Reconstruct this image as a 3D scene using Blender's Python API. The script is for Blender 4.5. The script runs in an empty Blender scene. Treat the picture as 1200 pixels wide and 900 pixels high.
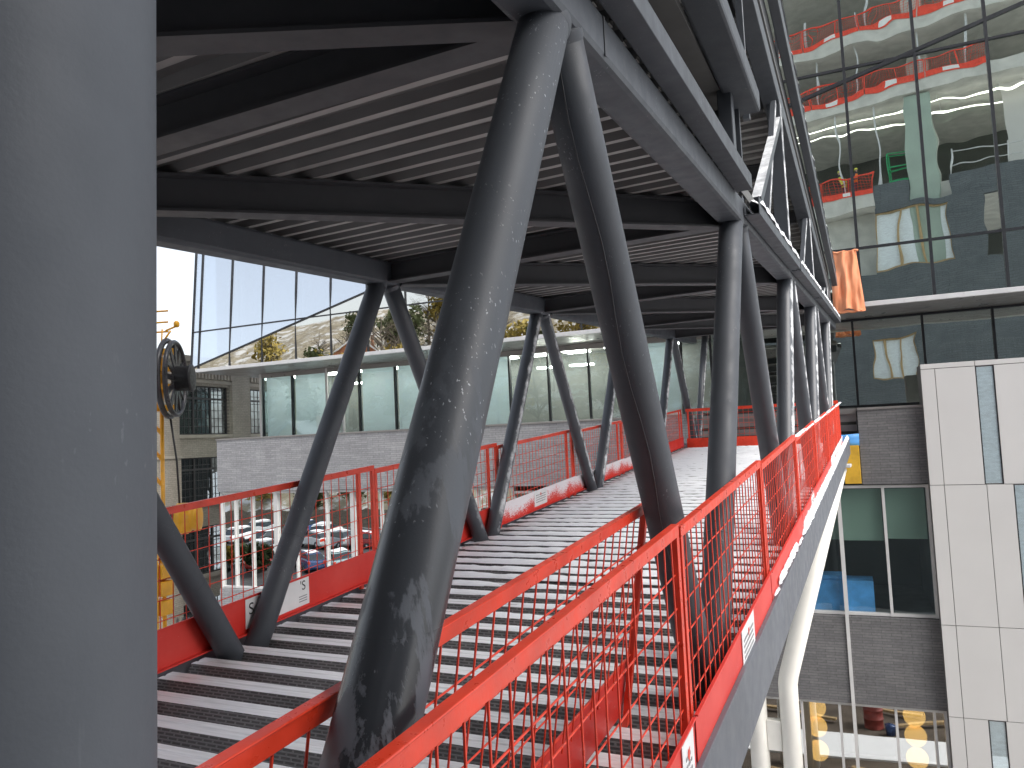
import bpy, bmesh, math, random
from mathutils import Vector, Matrix, noise as mnoise
R = math.radians
rnd = random.Random(7)
sc = bpy.context.scene
COL = sc.collection

# ------------------------------------------------------------------ materials
def new_mat(name):
    m = bpy.data.materials.new(name); m.use_nodes = True
    nt = m.node_tree; nt.nodes.clear()
    out = nt.nodes.new('ShaderNodeOutputMaterial')
    return m, nt, out
def N(nt, t, **kw):
    n = nt.nodes.new(t)
    for k, v in kw.items():
        if k in n.inputs: n.inputs[k].default_value = v
        else: setattr(n, k, v)
    return n
def L(nt, a, b): nt.links.new(a, b)
def ramp(nt, src, stops):
    r = nt.nodes.new('ShaderNodeValToRGB')
    el = r.color_ramp.elements
    while len(el) < len(stops): el.new(0.5)
    for e, (p, c) in zip(el, stops):
        e.position = p; e.color = (c, c, c, 1) if not hasattr(c, '__len__') else (*c, 1)
    L(nt, src, r.inputs[0]); return r
def coords(nt, scale=(1, 1, 1), kind='Object', rot=(0, 0, 0)):
    tc = nt.nodes.new('ShaderNodeTexCoord'); mp = nt.nodes.new('ShaderNodeMapping')
    mp.inputs['Scale'].default_value = scale; mp.inputs['Rotation'].default_value = rot
    L(nt, tc.outputs[kind], mp.inputs[0]); return mp.outputs[0]
def noise(nt, vec, scale, detail=4, rough=.55):
    n = N(nt, 'ShaderNodeTexNoise'); n.inputs['Scale'].default_value = scale
    n.inputs['Detail'].default_value = detail; n.inputs['Roughness'].default_value = rough
    L(nt, vec, n.inputs['Vector']); return n
def mixc(nt, fac, a, b):
    m = nt.nodes.new('ShaderNodeMix'); m.data_type = 'RGBA'
    if hasattr(fac, 'links'): L(nt, fac, m.inputs[0])
    else: m.inputs[0].default_value = fac
    for s, v in ((6, a), (7, b)):
        if hasattr(v, 'links'): L(nt, v, m.inputs[s])
        else: m.inputs[s].default_value = (*v, 1)
    return m.outputs[2]
def math_(nt, op, a, b=None, clamp=False):
    m = nt.nodes.new('ShaderNodeMath'); m.operation = op; m.use_clamp = clamp
    for i, v in enumerate((a, b)):
        if v is None: continue
        if hasattr(v, 'links'): L(nt, v, m.inputs[i])
        else: m.inputs[i].default_value = v
    return m.outputs[0]
def bump(nt, h, strength=.3, dist=.01):
    b = nt.nodes.new('ShaderNodeBump'); b.inputs['Strength'].default_value = strength
    b.inputs['Distance'].default_value = dist; L(nt, h, b.inputs['Height']); return b.outputs[0]
def paint(name, col, rough=.5, var=.25, nscale=3, metallic=0, bstr=.0, col2=None, stretch=(1, 1, 1), spec=.5, kind='Object', bscale=60):
    m, nt, out = new_mat(name)
    p = N(nt, 'ShaderNodeBsdfPrincipled'); L(nt, p.outputs[0], out.inputs[0])
    v = coords(nt, stretch, kind); n = noise(nt, v, nscale, 6)
    f = ramp(nt, n.outputs[0], [(.32, 0), (.68, 1)]).outputs[0]
    c2 = col2 or tuple(min(1, c * (1 + var)) for c in col)
    c1 = col if col2 else tuple(c * (1 - var) for c in col)
    L(nt, mixc(nt, f, c1, c2), p.inputs['Base Color'])
    n2 = noise(nt, v, nscale * 4, 3)
    L(nt, ramp(nt, n2.outputs[0], [(.3, max(0, rough - .12)), (.7, min(1, rough + .12))]).outputs[0], p.inputs['Roughness'])
    p.inputs['Metallic'].default_value = metallic
    p.inputs['Specular IOR Level'].default_value = spec
    if bstr:
        L(nt, bump(nt, noise(nt, v, bscale, 3).outputs[0], bstr, .004), p.inputs['Normal'])
    return m
def snow_mask(nt, normal_axis=None, lo=.4, hi=.7, nscale=9, thr=.5, ystart=None, yend=None):
    g = nt.nodes.new('ShaderNodeNewGeometry')
    v = coords(nt, (1, 1, 1)); n = noise(nt, v, nscale, 5, .6)
    f = n.outputs[0]
    if normal_axis:
        d = nt.nodes.new('ShaderNodeVectorMath'); d.operation = 'DOT_PRODUCT'
        L(nt, g.outputs['Normal'], d.inputs[0]); d.inputs[1].default_value = normal_axis
        f = math_(nt, 'ADD', d.outputs['Value'], math_(nt, 'MULTIPLY', math_(nt, 'SUBTRACT', n.outputs[0], .5), .45))
    r = nt.nodes.new('ShaderNodeMapRange'); r.inputs['From Min'].default_value = lo; r.inputs['From Max'].default_value = hi
    L(nt, f, r.inputs['Value']); f = r.outputs[0]
    if ystart is not None:
        s = nt.nodes.new('ShaderNodeSeparateXYZ'); L(nt, g.outputs['Position'], s.inputs[0])
        r2 = nt.nodes.new('ShaderNodeMapRange'); r2.inputs['From Min'].default_value = ystart; r2.inputs['From Max'].default_value = yend
        L(nt, s.outputs[1], r2.inputs['Value'])
        f = math_(nt, 'MULTIPLY', f, r2.outputs[0])
    return f
def snowy(name, col, rough, **kw):
    m, nt, out = new_mat(name)
    p = N(nt, 'ShaderNodeBsdfPrincipled'); L(nt, p.outputs[0], out.inputs[0])
    v = coords(nt); n = noise(nt, v, 4, 5)
    base = mixc(nt, n.outputs[0], tuple(c * .75 for c in col), tuple(c * 1.25 for c in col))
    f = snow_mask(nt, **kw)
    L(nt, mixc(nt, f, base, (.86, .88, .9)), p.inputs['Base Color'])
    L(nt, math_(nt, 'ADD', math_(nt, 'MULTIPLY', f, .35), rough), p.inputs['Roughness'])
    L(nt, bump(nt, f, .6, .01), p.inputs['Normal'])
    return m
def brick(name, c1, c2, mortar, w=.4, h=.06, rough=.85, ms=.006, bstr=.35, axis='F'):
    m, nt, out = new_mat(name)
    p = N(nt, 'ShaderNodeBsdfPrincipled', Roughness=rough); L(nt, p.outputs[0], out.inputs[0])
    tc = nt.nodes.new('ShaderNodeTexCoord'); s = nt.nodes.new('ShaderNodeSeparateXYZ'); L(nt, tc.outputs['Object'], s.inputs[0])
    cb = nt.nodes.new('ShaderNodeCombineXYZ')
    L(nt, s.outputs[0 if axis == 'F' else 1], cb.inputs[0]); L(nt, s.outputs[2], cb.inputs[1])
    b = nt.nodes.new('ShaderNodeTexBrick')
    L(nt, cb.outputs[0], b.inputs['Vector'])
    b.inputs['Color1'].default_value = (*c1, 1); b.inputs['Color2'].default_value = (*c2, 1); b.inputs['Mortar'].default_value = (*mortar, 1)
    b.inputs['Scale'].default_value = 1; b.inputs['Brick Width'].default_value = w; b.inputs['Row Height'].default_value = h
    b.inputs['Mortar Size'].default_value = ms; b.inputs['Bias'].default_value = -.2
    n = noise(nt, cb.outputs[0], 1.2, 5); n3 = noise(nt, cb.outputs[0], 14, 4)
    f = math_(nt, 'ADD', math_(nt, 'MULTIPLY', n.outputs[0], .6), math_(nt, 'MULTIPLY', n3.outputs[0], .7))
    mm = nt.nodes.new('ShaderNodeMix'); mm.data_type = 'RGBA'; mm.blend_type = 'MULTIPLY'; mm.inputs[0].default_value = 1
    L(nt, b.outputs[0], mm.inputs[6]); L(nt, ramp(nt, f, [(.3, .62), (1, 1.25)]).outputs[0], mm.inputs[7])
    L(nt, mm.outputs[2], p.inputs['Base Color'])
    L(nt, bump(nt, math_(nt, 'SUBTRACT', 1, b.outputs['Fac']), bstr, .01), p.inputs['Normal'])
    return m
def glass(name, refl, tint, fac, wave=.5, wscale=.55, rough=.0):
    m, nt, out = new_mat(name)
    v = coords(nt, (1, 1, .8)); n = noise(nt, v, wscale, 2, .45)
    b = bump(nt, n.outputs[0], 1.0, .012 * wave)
    g = N(nt, 'ShaderNodeBsdfGlossy', Roughness=rough); g.inputs['Color'].default_value = (*refl, 1); L(nt, b, g.inputs['Normal'])
    t = N(nt, 'ShaderNodeBsdfTransparent'); t.inputs['Color'].default_value = (*tint, 1)
    ge = nt.nodes.new('ShaderNodeNewGeometry'); dt = nt.nodes.new('ShaderNodeVectorMath'); dt.operation = 'DOT_PRODUCT'
    L(nt, ge.outputs['Incoming'], dt.inputs[0]); L(nt, ge.outputs['Normal'], dt.inputs[1])
    cs = math_(nt, 'ABSOLUTE', dt.outputs['Value'])
    fr = math_(nt, 'ADD', math_(nt, 'MULTIPLY', math_(nt, 'POWER', math_(nt, 'SUBTRACT', 1, cs, True), 5), .96), .04)
    f = math_(nt, 'ADD', math_(nt, 'MULTIPLY', fr, 1 - fac), fac, True)
    mx = nt.nodes.new('ShaderNodeMixShader'); L(nt, f, mx.inputs[0]); L(nt, t.outputs[0], mx.inputs[1]); L(nt, g.outputs[0], mx.inputs[2])
    L(nt, mx.outputs[0], out.inputs[0])
    return m
def steel_mat(name, col, wet=0., flecks=0., rough=.56):
    m, nt, out = new_mat(name)
    p = N(nt, 'ShaderNodeBsdfPrincipled'); L(nt, p.outputs[0], out.inputs[0])
    v = coords(nt); vs = coords(nt, (7, 7, 1.3))
    n = noise(nt, v, 1.7, 6, .6); ns = noise(nt, vs, 1.9, 7, .65)
    base = mixc(nt, n.outputs[0], tuple(c * .72 for c in col), tuple(c * 1.28 for c in col))
    rg = rough
    if wet:
        wf = math_(nt, 'MULTIPLY', ramp(nt, ns.outputs[0], [(.455, 0), (.50, 1)]).outputs[0], wet)
        # water runs down from about head height
        g = nt.nodes.new('ShaderNodeNewGeometry'); s = nt.nodes.new('ShaderNodeSeparateXYZ'); L(nt, g.outputs['Position'], s.inputs[0])
        r2 = nt.nodes.new('ShaderNodeMapRange'); r2.inputs['From Min'].default_value = .55; r2.inputs['From Max'].default_value = -.6
        L(nt, s.outputs[2], r2.inputs['Value']); wf = math_(nt, 'MULTIPLY', wf, r2.outputs[0])
        base = mixc(nt, wf, mixc(nt, r2.outputs[0], base, tuple(c * 1.5 for c in col)), tuple(c * .36 for c in col))
        rr = math_(nt, 'SUBTRACT', rough, math_(nt, 'MULTIPLY', wf, .34)); L(nt, rr, p.inputs['Roughness'])
    else:
        L(nt, ramp(nt, noise(nt, v, 9, 4).outputs[0], [(.3, rough - .08), (.7, rough + .1)]).outputs[0], p.inputs['Roughness'])
    if flecks:
        clump = ramp(nt, noise(nt, v, 2.6, 3).outputs[0], [(.52, 0), (.66, 1)]).outputs[0]
        ff = math_(nt, 'MULTIPLY', ramp(nt, noise(nt, coords(nt, (1, 1, .55)), 85, 2, .6).outputs[0], [(.66, 0), (.70, 1)]).outputs[0], clump)
        ff = math_(nt, 'MULTIPLY', ff, flecks)
        vf2 = coords(nt, (1, 1, .12), rot=(0, .4, 0)); sf = ramp(nt, noise(nt, vf2, 34, 3, .7).outputs[0], [(.70, 0), (.74, 1)]).outputs[0]
        ff = math_(nt, 'MAXIMUM', ff, math_(nt, 'MULTIPLY', sf, .35 * flecks))
        base = mixc(nt, ff, base, (.42, .44, .47))
    L(nt, base, p.inputs['Base Color'])
    L(nt, bump(nt, noise(nt, v, 130, 2).outputs[0], .12, .002), p.inputs['Normal'])
    return m

M = {}
ST = (.065, .072, .084)
M['steel'] = steel_mat('painted_steel', ST, 0, .5)
M['steel_wet'] = steel_mat('wet_painted_steel', ST, 1., 1.)
M['steel_column'] = steel_mat('column_steel', (.083, .091, .105), 0, .10, .62)
M['steel_snow'] = snowy('snow_blown_steel', ST, .42, normal_axis=(.9, -.15, .15), lo=.84, hi=.98, ystart=7.0, yend=9.5, nscale=7)
M['steel_top_snow'] = snowy('snow_topped_steel', ST, .42, normal_axis=(0, 0, 1), lo=.6, hi=.9, ystart=6.5, yend=8, nscale=7)
M['beam'] = steel_mat('beam_steel', (.056, .057, .062), 0, 0, .55)
M['channel'] = steel_mat('edge_channel_steel', (.12, .13, .15), 0, .6, .45)
M['red'] = paint('red_paint', (.78, .056, .022), .36, .16, 5, bstr=.1, spec=.6)
M['red_scuffed'] = None
def red_scuffed():
    m, nt, out = new_mat('scuffed_red_paint')
    p = N(nt, 'ShaderNodeBsdfPrincipled', Roughness=.42); L(nt, p.outputs[0], out.inputs[0])
    v = coords(nt); n = noise(nt, v, 3, 6, .6)
    base = mixc(nt, ramp(nt, n.outputs[0], [(.35, 0), (.7, 1)]).outputs[0], (.66, .03, .02), (.74, .06, .045))
    f = ramp(nt, noise(nt, coords(nt, (1, .5, 1)), 26, 5, .75).outputs[0], [(.66, 0), (.71, .6)]).outputs[0]
    L(nt, mixc(nt, f, base, (.7, .55, .52)), p.inputs['Base Color'])
    return m
M['red_scuffed'] = red_scuffed()
def red_snow():
    m, nt, out = new_mat('snow_dusted_red_paint')
    p = N(nt, 'ShaderNodeBsdfPrincipled', Roughness=.6); L(nt, p.outputs[0], out.inputs[0])
    tc = nt.nodes.new('ShaderNodeTexCoord'); s = nt.nodes.new('ShaderNodeSeparateXYZ'); L(nt, tc.outputs['Object'], s.inputs[0])
    v = coords(nt); n = noise(nt, v, 55, 4, .7); n2 = noise(nt, v, 2.2, 3)
    zz = math_(nt, 'SUBTRACT', s.outputs[2], math_(nt, 'MULTIPLY', s.outputs[1], .0695))
    f = math_(nt, 'ADD', math_(nt, 'ADD', n.outputs[0], math_(nt, 'MULTIPLY', zz, 1.5)), math_(nt, 'MULTIPLY', n2.outputs[0], .55))
    f = ramp(nt, math_(nt, 'SUBTRACT', f, .35), [(.62, 0), (.74, .92)]).outputs[0]
    L(nt, mixc(nt, f, (.7, .035, .02), (.86, .87, .9)), p.inputs['Base Color'])
    return m
M['red_snow'] = red_snow()
M['galv'] = paint('galvanised_deck', (.68, .685, .70), .42, .12, 8, metallic=.1, stretch=(.5, 6, 1), col2=(.86, .865, .88))
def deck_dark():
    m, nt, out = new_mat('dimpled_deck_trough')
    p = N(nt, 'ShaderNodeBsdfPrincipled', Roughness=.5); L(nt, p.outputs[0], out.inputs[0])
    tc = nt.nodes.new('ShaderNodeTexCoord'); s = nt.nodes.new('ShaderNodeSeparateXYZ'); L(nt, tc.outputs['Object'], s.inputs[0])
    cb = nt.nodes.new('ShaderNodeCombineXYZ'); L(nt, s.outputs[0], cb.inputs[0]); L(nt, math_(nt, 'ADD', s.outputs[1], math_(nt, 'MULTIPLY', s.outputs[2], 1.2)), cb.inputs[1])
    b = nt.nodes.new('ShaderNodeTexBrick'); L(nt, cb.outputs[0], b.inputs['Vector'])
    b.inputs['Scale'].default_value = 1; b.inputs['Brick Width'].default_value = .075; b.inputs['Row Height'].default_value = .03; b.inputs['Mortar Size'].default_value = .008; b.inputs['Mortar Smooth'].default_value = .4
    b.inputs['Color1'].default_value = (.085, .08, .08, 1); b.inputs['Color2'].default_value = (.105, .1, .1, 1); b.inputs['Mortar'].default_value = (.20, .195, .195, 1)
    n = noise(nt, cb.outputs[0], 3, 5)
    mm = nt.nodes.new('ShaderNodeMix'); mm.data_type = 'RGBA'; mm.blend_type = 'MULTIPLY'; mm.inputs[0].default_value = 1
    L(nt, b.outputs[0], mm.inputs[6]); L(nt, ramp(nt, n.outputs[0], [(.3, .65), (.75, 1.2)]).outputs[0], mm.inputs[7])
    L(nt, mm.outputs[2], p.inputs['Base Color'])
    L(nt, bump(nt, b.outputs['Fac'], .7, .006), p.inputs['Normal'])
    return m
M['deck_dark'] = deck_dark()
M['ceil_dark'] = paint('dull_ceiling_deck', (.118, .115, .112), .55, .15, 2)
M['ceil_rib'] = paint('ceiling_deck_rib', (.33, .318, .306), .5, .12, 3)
def snow():
    m, nt, out = new_mat('snow_surface')
    p = N(nt, 'ShaderNodeBsdfPrincipled', Roughness=.75); L(nt, p.outputs[0], out.inputs[0])
    p.inputs['Base Color'].default_value = (.86, .88, .91, 1)
    v = coords(nt); n = noise(nt, v, 30, 5, .65)
    L(nt, bump(nt, n.outputs[0], .5, .02), p.inputs['Normal'])
    return m
M['snow'] = snow()
M['glass_sky'] = glass('sky_facing_glass', (.90, .95, 1.0), (.75, .8, .85), .74, .25)
M['glass_hill'] = glass('hill_facing_glass', (1.0, .98, .92), (.5, .55, .5), .70, .16, .9)
M['glass_green'] = glass('green_facade_glass', (.93, 1.0, .93), (.55, .66, .58), .78, .95, .55)
M['glass_teal'] = glass('teal_storey_glass', (.85, .95, 1.0), (.92, .98, .965), .03, .3)
M['glass_dark'] = glass('dark_window_glass', (.85, .9, .88), (.93, .97, .95), .10, .5)
M['glass_clear'] = glass('clear_strip_glass', (.9, .95, .95), (.96, .98, .98), .10, .6)
M['glass_ground'] = glass('ground_floor_glass', (.95, .95, .93), (.7, .72, .7), .42, .4)
M['glass_lot'] = glass('mirror_window_glass', (.95, .98, .97), (.4, .46, .44), .80, .35, .7)
M['glass_old'] = glass('old_window_glass', (.8, .9, .95), (.3, .33, .34), .42, 1.2, 1.4)
M['mullion'] = paint('dark_mullion', (.02, .022, .026), .4, .1)
M['mullion_white'] = paint('white_mullion', (.62, .61, .60), .4, .06)
M['soffit'] = paint('grey_soffit_metal', (.30, .285, .275), .38, .1, .7, metallic=.5)
M['fascia'] = paint('pale_fascia_metal', (.62, .62, .62), .35, .05, 2)
M['brick_grey'] = brick('grey_long_brick', (.155, .152, .155), (.20, .194, .194), (.105, .103, .105), .44, .068)
M['brick_grey_lit'] = brick('lit_grey_long_brick', (.31, .31, .318), (.40, .395, .40), (.22, .22, .225), .44, .068)  # grey brick lightened: stronger sky light on the left put into its colour
M['brick_beige'] = brick('painted_beige_brick', (.36, .325, .27), (.31, .28, .232), (.24, .218, .18), .24, .075, bstr=.6, axis='Y')
M['beige'] = paint('painted_beige_masonry', (.355, .32, .267), .8, .12, 2, bstr=.3, bscale=30)
M['panel'] = paint('warm_grey_panel', (.60, .59, .575), .45, .025, .5)
M['seam'] = paint('panel_joint_shadow_gap', (.16, .155, .15), .8, .1)
M['winframe'] = paint('black_steel_sash', (.035, .034, .033), .5, .15)
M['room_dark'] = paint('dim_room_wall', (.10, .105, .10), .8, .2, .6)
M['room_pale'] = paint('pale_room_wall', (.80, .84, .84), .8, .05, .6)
def blindmat():
    m, nt, out = new_mat('teal_roller_blind')
    v = coords(nt, (1, 1, 1)); n = noise(nt, v, .8, 3); c = mixc(nt, n.outputs[0], (.68, .735, .76), (.74, .79, .81))
    d = N(nt, 'ShaderNodeBsdfDiffuse'); t = N(nt, 'ShaderNodeBsdfTranslucent'); L(nt, c, d.inputs[0]); L(nt, c, t.inputs[0])
    mx = nt.nodes.new('ShaderNodeMixShader'); mx.inputs[0].default_value = .5; L(nt, d.outputs[0], mx.inputs[1]); L(nt, t.outputs[0], mx.inputs[2]); L(nt, mx.outputs[0], out.inputs[0])
    return m
M['blind'] = blindmat()
M['blind_green'] = paint('green_roller_blind', (.24, .33, .29), .8, .05, .7)
M['pale_green'] = paint('pale_green_column', (.34, .42, .37), .8, .08, 1)
M['floor_int'] = paint('interior_floor', (.2, .19, .18), .6, .2, 2)
M['concrete'] = paint('cast_concrete', (.58, .575, .545), .85, .14, 1.5, bstr=.3)
M['concrete_under'] = paint('slab_underside', (.55, .54, .50), .85, .1, .8)
M['slate'] = brick('slate_cladding', (.12, .135, .15), (.14, .155, .17), (.07, .08, .09), .5, .1)
M['plastic'] = paint('clear_plastic_sheet', (.72, .78, .82), .35, .1, 6, bstr=.8, bscale=9, stretch=(1, 1, 3))
M['wood'] = paint('raw_timber', (.42, .30, .16), .7, .2, 4, stretch=(3, 3, .5))
M['orange'] = paint('orange_tarpaulin', (.80, .27, .12), .6, .1, 3, col2=(.86, .36, .19))
M['yellow'] = paint('yellow_enamel', (.80, .40, .02), .4, .15, 5)
M['yellow_board'] = paint('weathered_yellow_board', (.62, .36, .03), .6, .2, 4)
M['blue'] = paint('blue_tarpaulin', (.10, .36, .78), .5, .2, 3)
M['rubber'] = paint('black_rubber', (.018, .018, .02), .5, .2, 8)
M['rim_steel'] = paint('worn_black_steel', (.05, .05, .055), .35, .3, 9, metallic=.4)
M['bright_steel'] = paint('galvanised_pipe', (.6, .61, .62), .35, .1, 6, metallic=.3)
M['white_paint'] = paint('cream_white_paint', (.80, .78, .72), .42, .07, 1.2, spec=.5, bstr=.1)
M['ground'] = paint('trampled_dirt', (.055, .042, .032), .95, .4, 1.2, bstr=.5, bscale=6, col2=(.13, .105, .085))
M['snowy_ground'] = paint('patchy_snow_ground', (.30, .28, .25), .9, .3, .25, bstr=.4, bscale=4, col2=(.78, .79, .82))
M['asphalt'] = paint('wet_asphalt', (.06, .06, .062), .6, .3, .6)
M['red_drum'] = paint('dull_red_drum', (.22, .035, .03), .5, .3, 4)
M['lamp'] = None
def lampmat():
    m, nt, out = new_mat('glowing_lantern_shade')
    p = N(nt, 'ShaderNodeBsdfPrincipled', Roughness=.6); L(nt, p.outputs[0], out.inputs[0])
    p.inputs['Base Color'].default_value = (.8, .5, .15, 1); p.inputs['Emission Color'].default_value = (1, .58, .16, 1); p.inputs['Emission Strength'].default_value = 1.3
    return m
M['lamp'] = lampmat()
def ceil_lamp(name='ceiling_light_diffuser', power=11.0):
    m, nt, out = new_mat(name)
    p = N(nt, 'ShaderNodeBsdfPrincipled', Roughness=.6); L(nt, p.outputs[0], out.inputs[0])
    p.inputs['Base Color'].default_value = (.8, .7, .5, 1); p.inputs['Emission Color'].default_value = (1, .98, .94, 1); p.inputs['Emission Strength'].default_value = power
    return m
M['ceil_lamp'] = ceil_lamp()
M['strip_lamp'] = ceil_lamp('work_light_tube', 1.6)
M['screen'] = ceil_lamp('lit_screen', 1.0)
M['green'] = paint('green_machine_paint', (.03, .42, .16), .45, .15)
def hillmat():
    m, nt, out = new_mat('snowy_brown_hillside')
    p = N(nt, 'ShaderNodeBsdfPrincipled', Roughness=.95); L(nt, p.outputs[0], out.inputs[0])
    v = coords(nt, (1, 1, 1.6)); n = noise(nt, v, .3, 8, .72); n2 = noise(nt, v, .5, 5, .6)
    b = mixc(nt, ramp(nt, n2.outputs[0], [(.35, 0), (.65, 1)]).outputs[0], (.20, .175, .13), (.36, .32, .24))
    L(nt, mixc(nt, ramp(nt, n.outputs[0], [(.50, 0), (.60, .8)]).outputs[0], b, (.70, .72, .75)), p.inputs['Base Color'])
    return m
M['grass'] = hillmat()
M['bark'] = paint('grey_bark', (.13, .11, .09), .9, .3, 4)
M['leaf_yellow'] = paint('yellowed_leaves', (.30, .23, .05), .7, .5, 2)
M['leaf_green'] = paint('dull_green_leaves', (.075, .095, .035), .7, .4, 2)
M['twig'] = paint('bare_twigs', (.17, .14, .11), .9, .3, 3)
M['house'] = paint('cream_siding', (.62, .52, .36), .8, .08, 2)
M['house_brick'] = paint('orange_brick_siding', (.36, .15, .08), .85, .2, 3)
M['roof_snow'] = paint('snowy_shingle_roof', (.6, .61, .63), .8, .2, 1.5)
for nm, c in dict(car_white=(.72, .73, .74), car_silver=(.42, .44, .46), car_red=(.42, .03, .03), car_blue=(.04, .08, .2), car_teal=(.3, .42, .44), car_black=(.03, .03, .035)).items():
    M[nm] = paint(nm + '_paint', c, .25, .06, 1)
M['car_glass'] = paint('car_window_glass', (.03, .04, .05), .1, .1, 1)
M['vest'] = paint('orange_safety_vest', (.95, .22, .04), .7, .1, 8)
M['hi_yellow'] = paint('yellow_green_hard_hat', (.75, .8, .08), .35, .05)
M['jeans'] = paint('dark_work_trousers', (.05, .055, .09), .85, .25, 8)
M['skin'] = paint('skin', (.55, .34, .25), .55, .08, 6)
M['signboard'] = paint('white_sign_board', (.80, .80, .80), .5, .05, 8)
M['ink'] = paint('black_ink', (.03, .03, .03), .6, .1)
M['ink_grey'] = paint('grey_ink', (.3, .3, .31), .6, .1)

# ------------------------------------------------------------------ mesh builder
ORG = {}
class MB:
    def __init__(s): s.v = []; s.f = []; s.mi = []; s.sm = []
    def add(s, vs, fs, mi=0, smooth=False):
        o = len(s.v); s.v += [tuple(v) for v in vs]
        for f in fs: s.f.append(tuple(i + o for i in f)); s.mi.append(mi); s.sm.append(smooth)
        return s
    def hexa(s, p, mi=0):   # 8 pts: bottom 4 ccw, top 4 ccw
        return s.add(p, [(3, 2, 1, 0), (4, 5, 6, 7), (0, 1, 5, 4), (1, 2, 6, 5), (2, 3, 7, 6), (3, 0, 4, 7)], mi)
    def box(s, x0, x1, y0, y1, z0, z1, mi=0, fn=None):
        p = [(x0, y0, z0), (x1, y0, z0), (x1, y1, z0), (x0, y1, z0), (x0, y0, z1), (x1, y0, z1), (x1, y1, z1), (x0, y1, z1)]
        if fn: p = [fn(*q) for q in p]
        return s.hexa(p, mi)
    def beam(s, a, b, w, h, up=(0, 0, 1), mi=0):
        a = Vector(a); b = Vector(b); d = (b - a).normalized(); up = Vector(up)
        sd = d.cross(up).normalized(); u = sd.cross(d).normalized()
        p = []
        for q in (a, b):
            for i, j in ((-1, -1), (1, -1), (1, 1), (-1, 1)): p.append(q + sd * i * w / 2 + u * j * h / 2)
        return s.add(p, [(0, 1, 2, 3), (7, 6, 5, 4), (0, 4, 5, 1), (1, 5, 6, 2), (2, 6, 7, 3), (3, 7, 4, 0)], mi)
    def tube(s, a, b, r0, r1=None, n=24, cap=True, mi=0, smooth=True, segs=1):
        r1 = r0 if r1 is None else r1
        return s.path([(Vector(a).lerp(Vector(b), i / segs), r0 + (r1 - r0) * i / segs) for i in range(segs + 1)], n, cap, mi, smooth)
    def path(s, pts, n=12, cap=True, mi=0, smooth=True):
        rings = []; vs = []; fs = []
        P = [Vector(p) for p, r in pts]
        ref = None
        for i, (p, r) in enumerate(pts):
            d = P[min(i + 1, len(P) - 1)] - P[max(i - 1, 0)]
            if d.length < 1e-7: d = P[-1] - P[0]
            d = d.normalized()
            if ref is None:
                ref = Vector((0, 0, 1)) if abs(d.z) < .9 else Vector((1, 0, 0))
            x = d.cross(ref).normalized(); y = x.cross(d).normalized(); ref = y
            for k in range(n):
                t = 2 * math.pi * k / n; vs.append(P[i] + x * math.cos(t) * r + y * math.sin(t) * r)
        for i in range(len(pts) - 1):
            for k in range(n):
                fs.append((i * n + k, i * n + (k + 1) % n, (i + 1) * n + (k + 1) % n, (i + 1) * n + k))
        s.add(vs, [f[::-1] for f in fs], mi, smooth)
        if cap:
            o = len(s.v) - len(vs)
            s.f.append(tuple(o + k for k in range(n))); s.mi.append(mi); s.sm.append(False)
            s.f.append(tuple(o + (len(pts) - 1) * n + k for k in reversed(range(n)))); s.mi.append(mi); s.sm.append(False)
        return s
    def lathe(s, c, axis, prof, n=24, mi=0, smooth=True):
        c = Vector(c); axis = Vector(axis).normalized()
        return s.path([(c + axis * h, r) for h, r in prof], n, True, mi, smooth)
    def poly(s, pts, d, mi=0):   # planar polygon extruded by vector d
        n = len(pts); d = Vector(d); P = [Vector(p) for p in pts]
        vs = P + [p + d for p in P]
        fs = [tuple(reversed(range(n))), tuple(range(n, 2 * n))] + [(i, (i + 1) % n, (i + 1) % n + n, i + n) for i in range(n)]
        return s.add(vs, fs, mi)
    def build(s, name, mats, parent=None, bevel=0, recalc=True):
        me = bpy.data.meshes.new(name)
        o0 = ORG.get(parent.name, Vector()) if parent else Vector()
        me.from_pydata([(v[0] - o0[0], v[1] - o0[1], v[2] - o0[2]) for v in s.v], [], s.f)
        if not isinstance(mats, (list, tuple)): mats = [mats]
        for m in mats: me.materials.append(m)
        me.polygons.foreach_set('material_index', s.mi); me.polygons.foreach_set('use_smooth', s.sm)
        if recalc:
            bm = bmesh.new(); bm.from_mesh(me); bmesh.ops.recalc_face_normals(bm, faces=bm.faces); bm.to_mesh(me); bm.free()
        me.update()
        o = bpy.data.objects.new(name, me); COL.objects.link(o)
        if parent: o.parent = parent
        ORG[o.name] = o0
        if bevel:
            b = o.modifiers.new('edge', 'BEVEL'); b.width = bevel; b.segments = 2; b.limit_method = 'ANGLE'; b.angle_limit = R(40)
        return o
def tag(o, label=None, cat=None, group=None, kind=None):
    if label: o['label'] = label
    if cat: o['category'] = cat
    if group: o['group'] = group
    if kind: o['kind'] = kind
    return o
def thing(name, label, cat, loc=(0, 0, 0), group=None):
    o = bpy.data.objects.new(name, None); COL.objects.link(o); o.location = loc; o.empty_display_size = .2
    ORG[o.name] = Vector(loc)
    return tag(o, label, cat, group)
def dup(root, label=None, group=None):
    r = root.copy(); COL.objects.link(r)
    if label: r['label'] = label
    if group: r['group'] = group
    def rec(src, dst):
        for ch in list(src.children):
            c = ch.copy(); COL.objects.link(c); c.parent = dst; rec(ch, c)
    rec(root, r)
    return r
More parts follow.
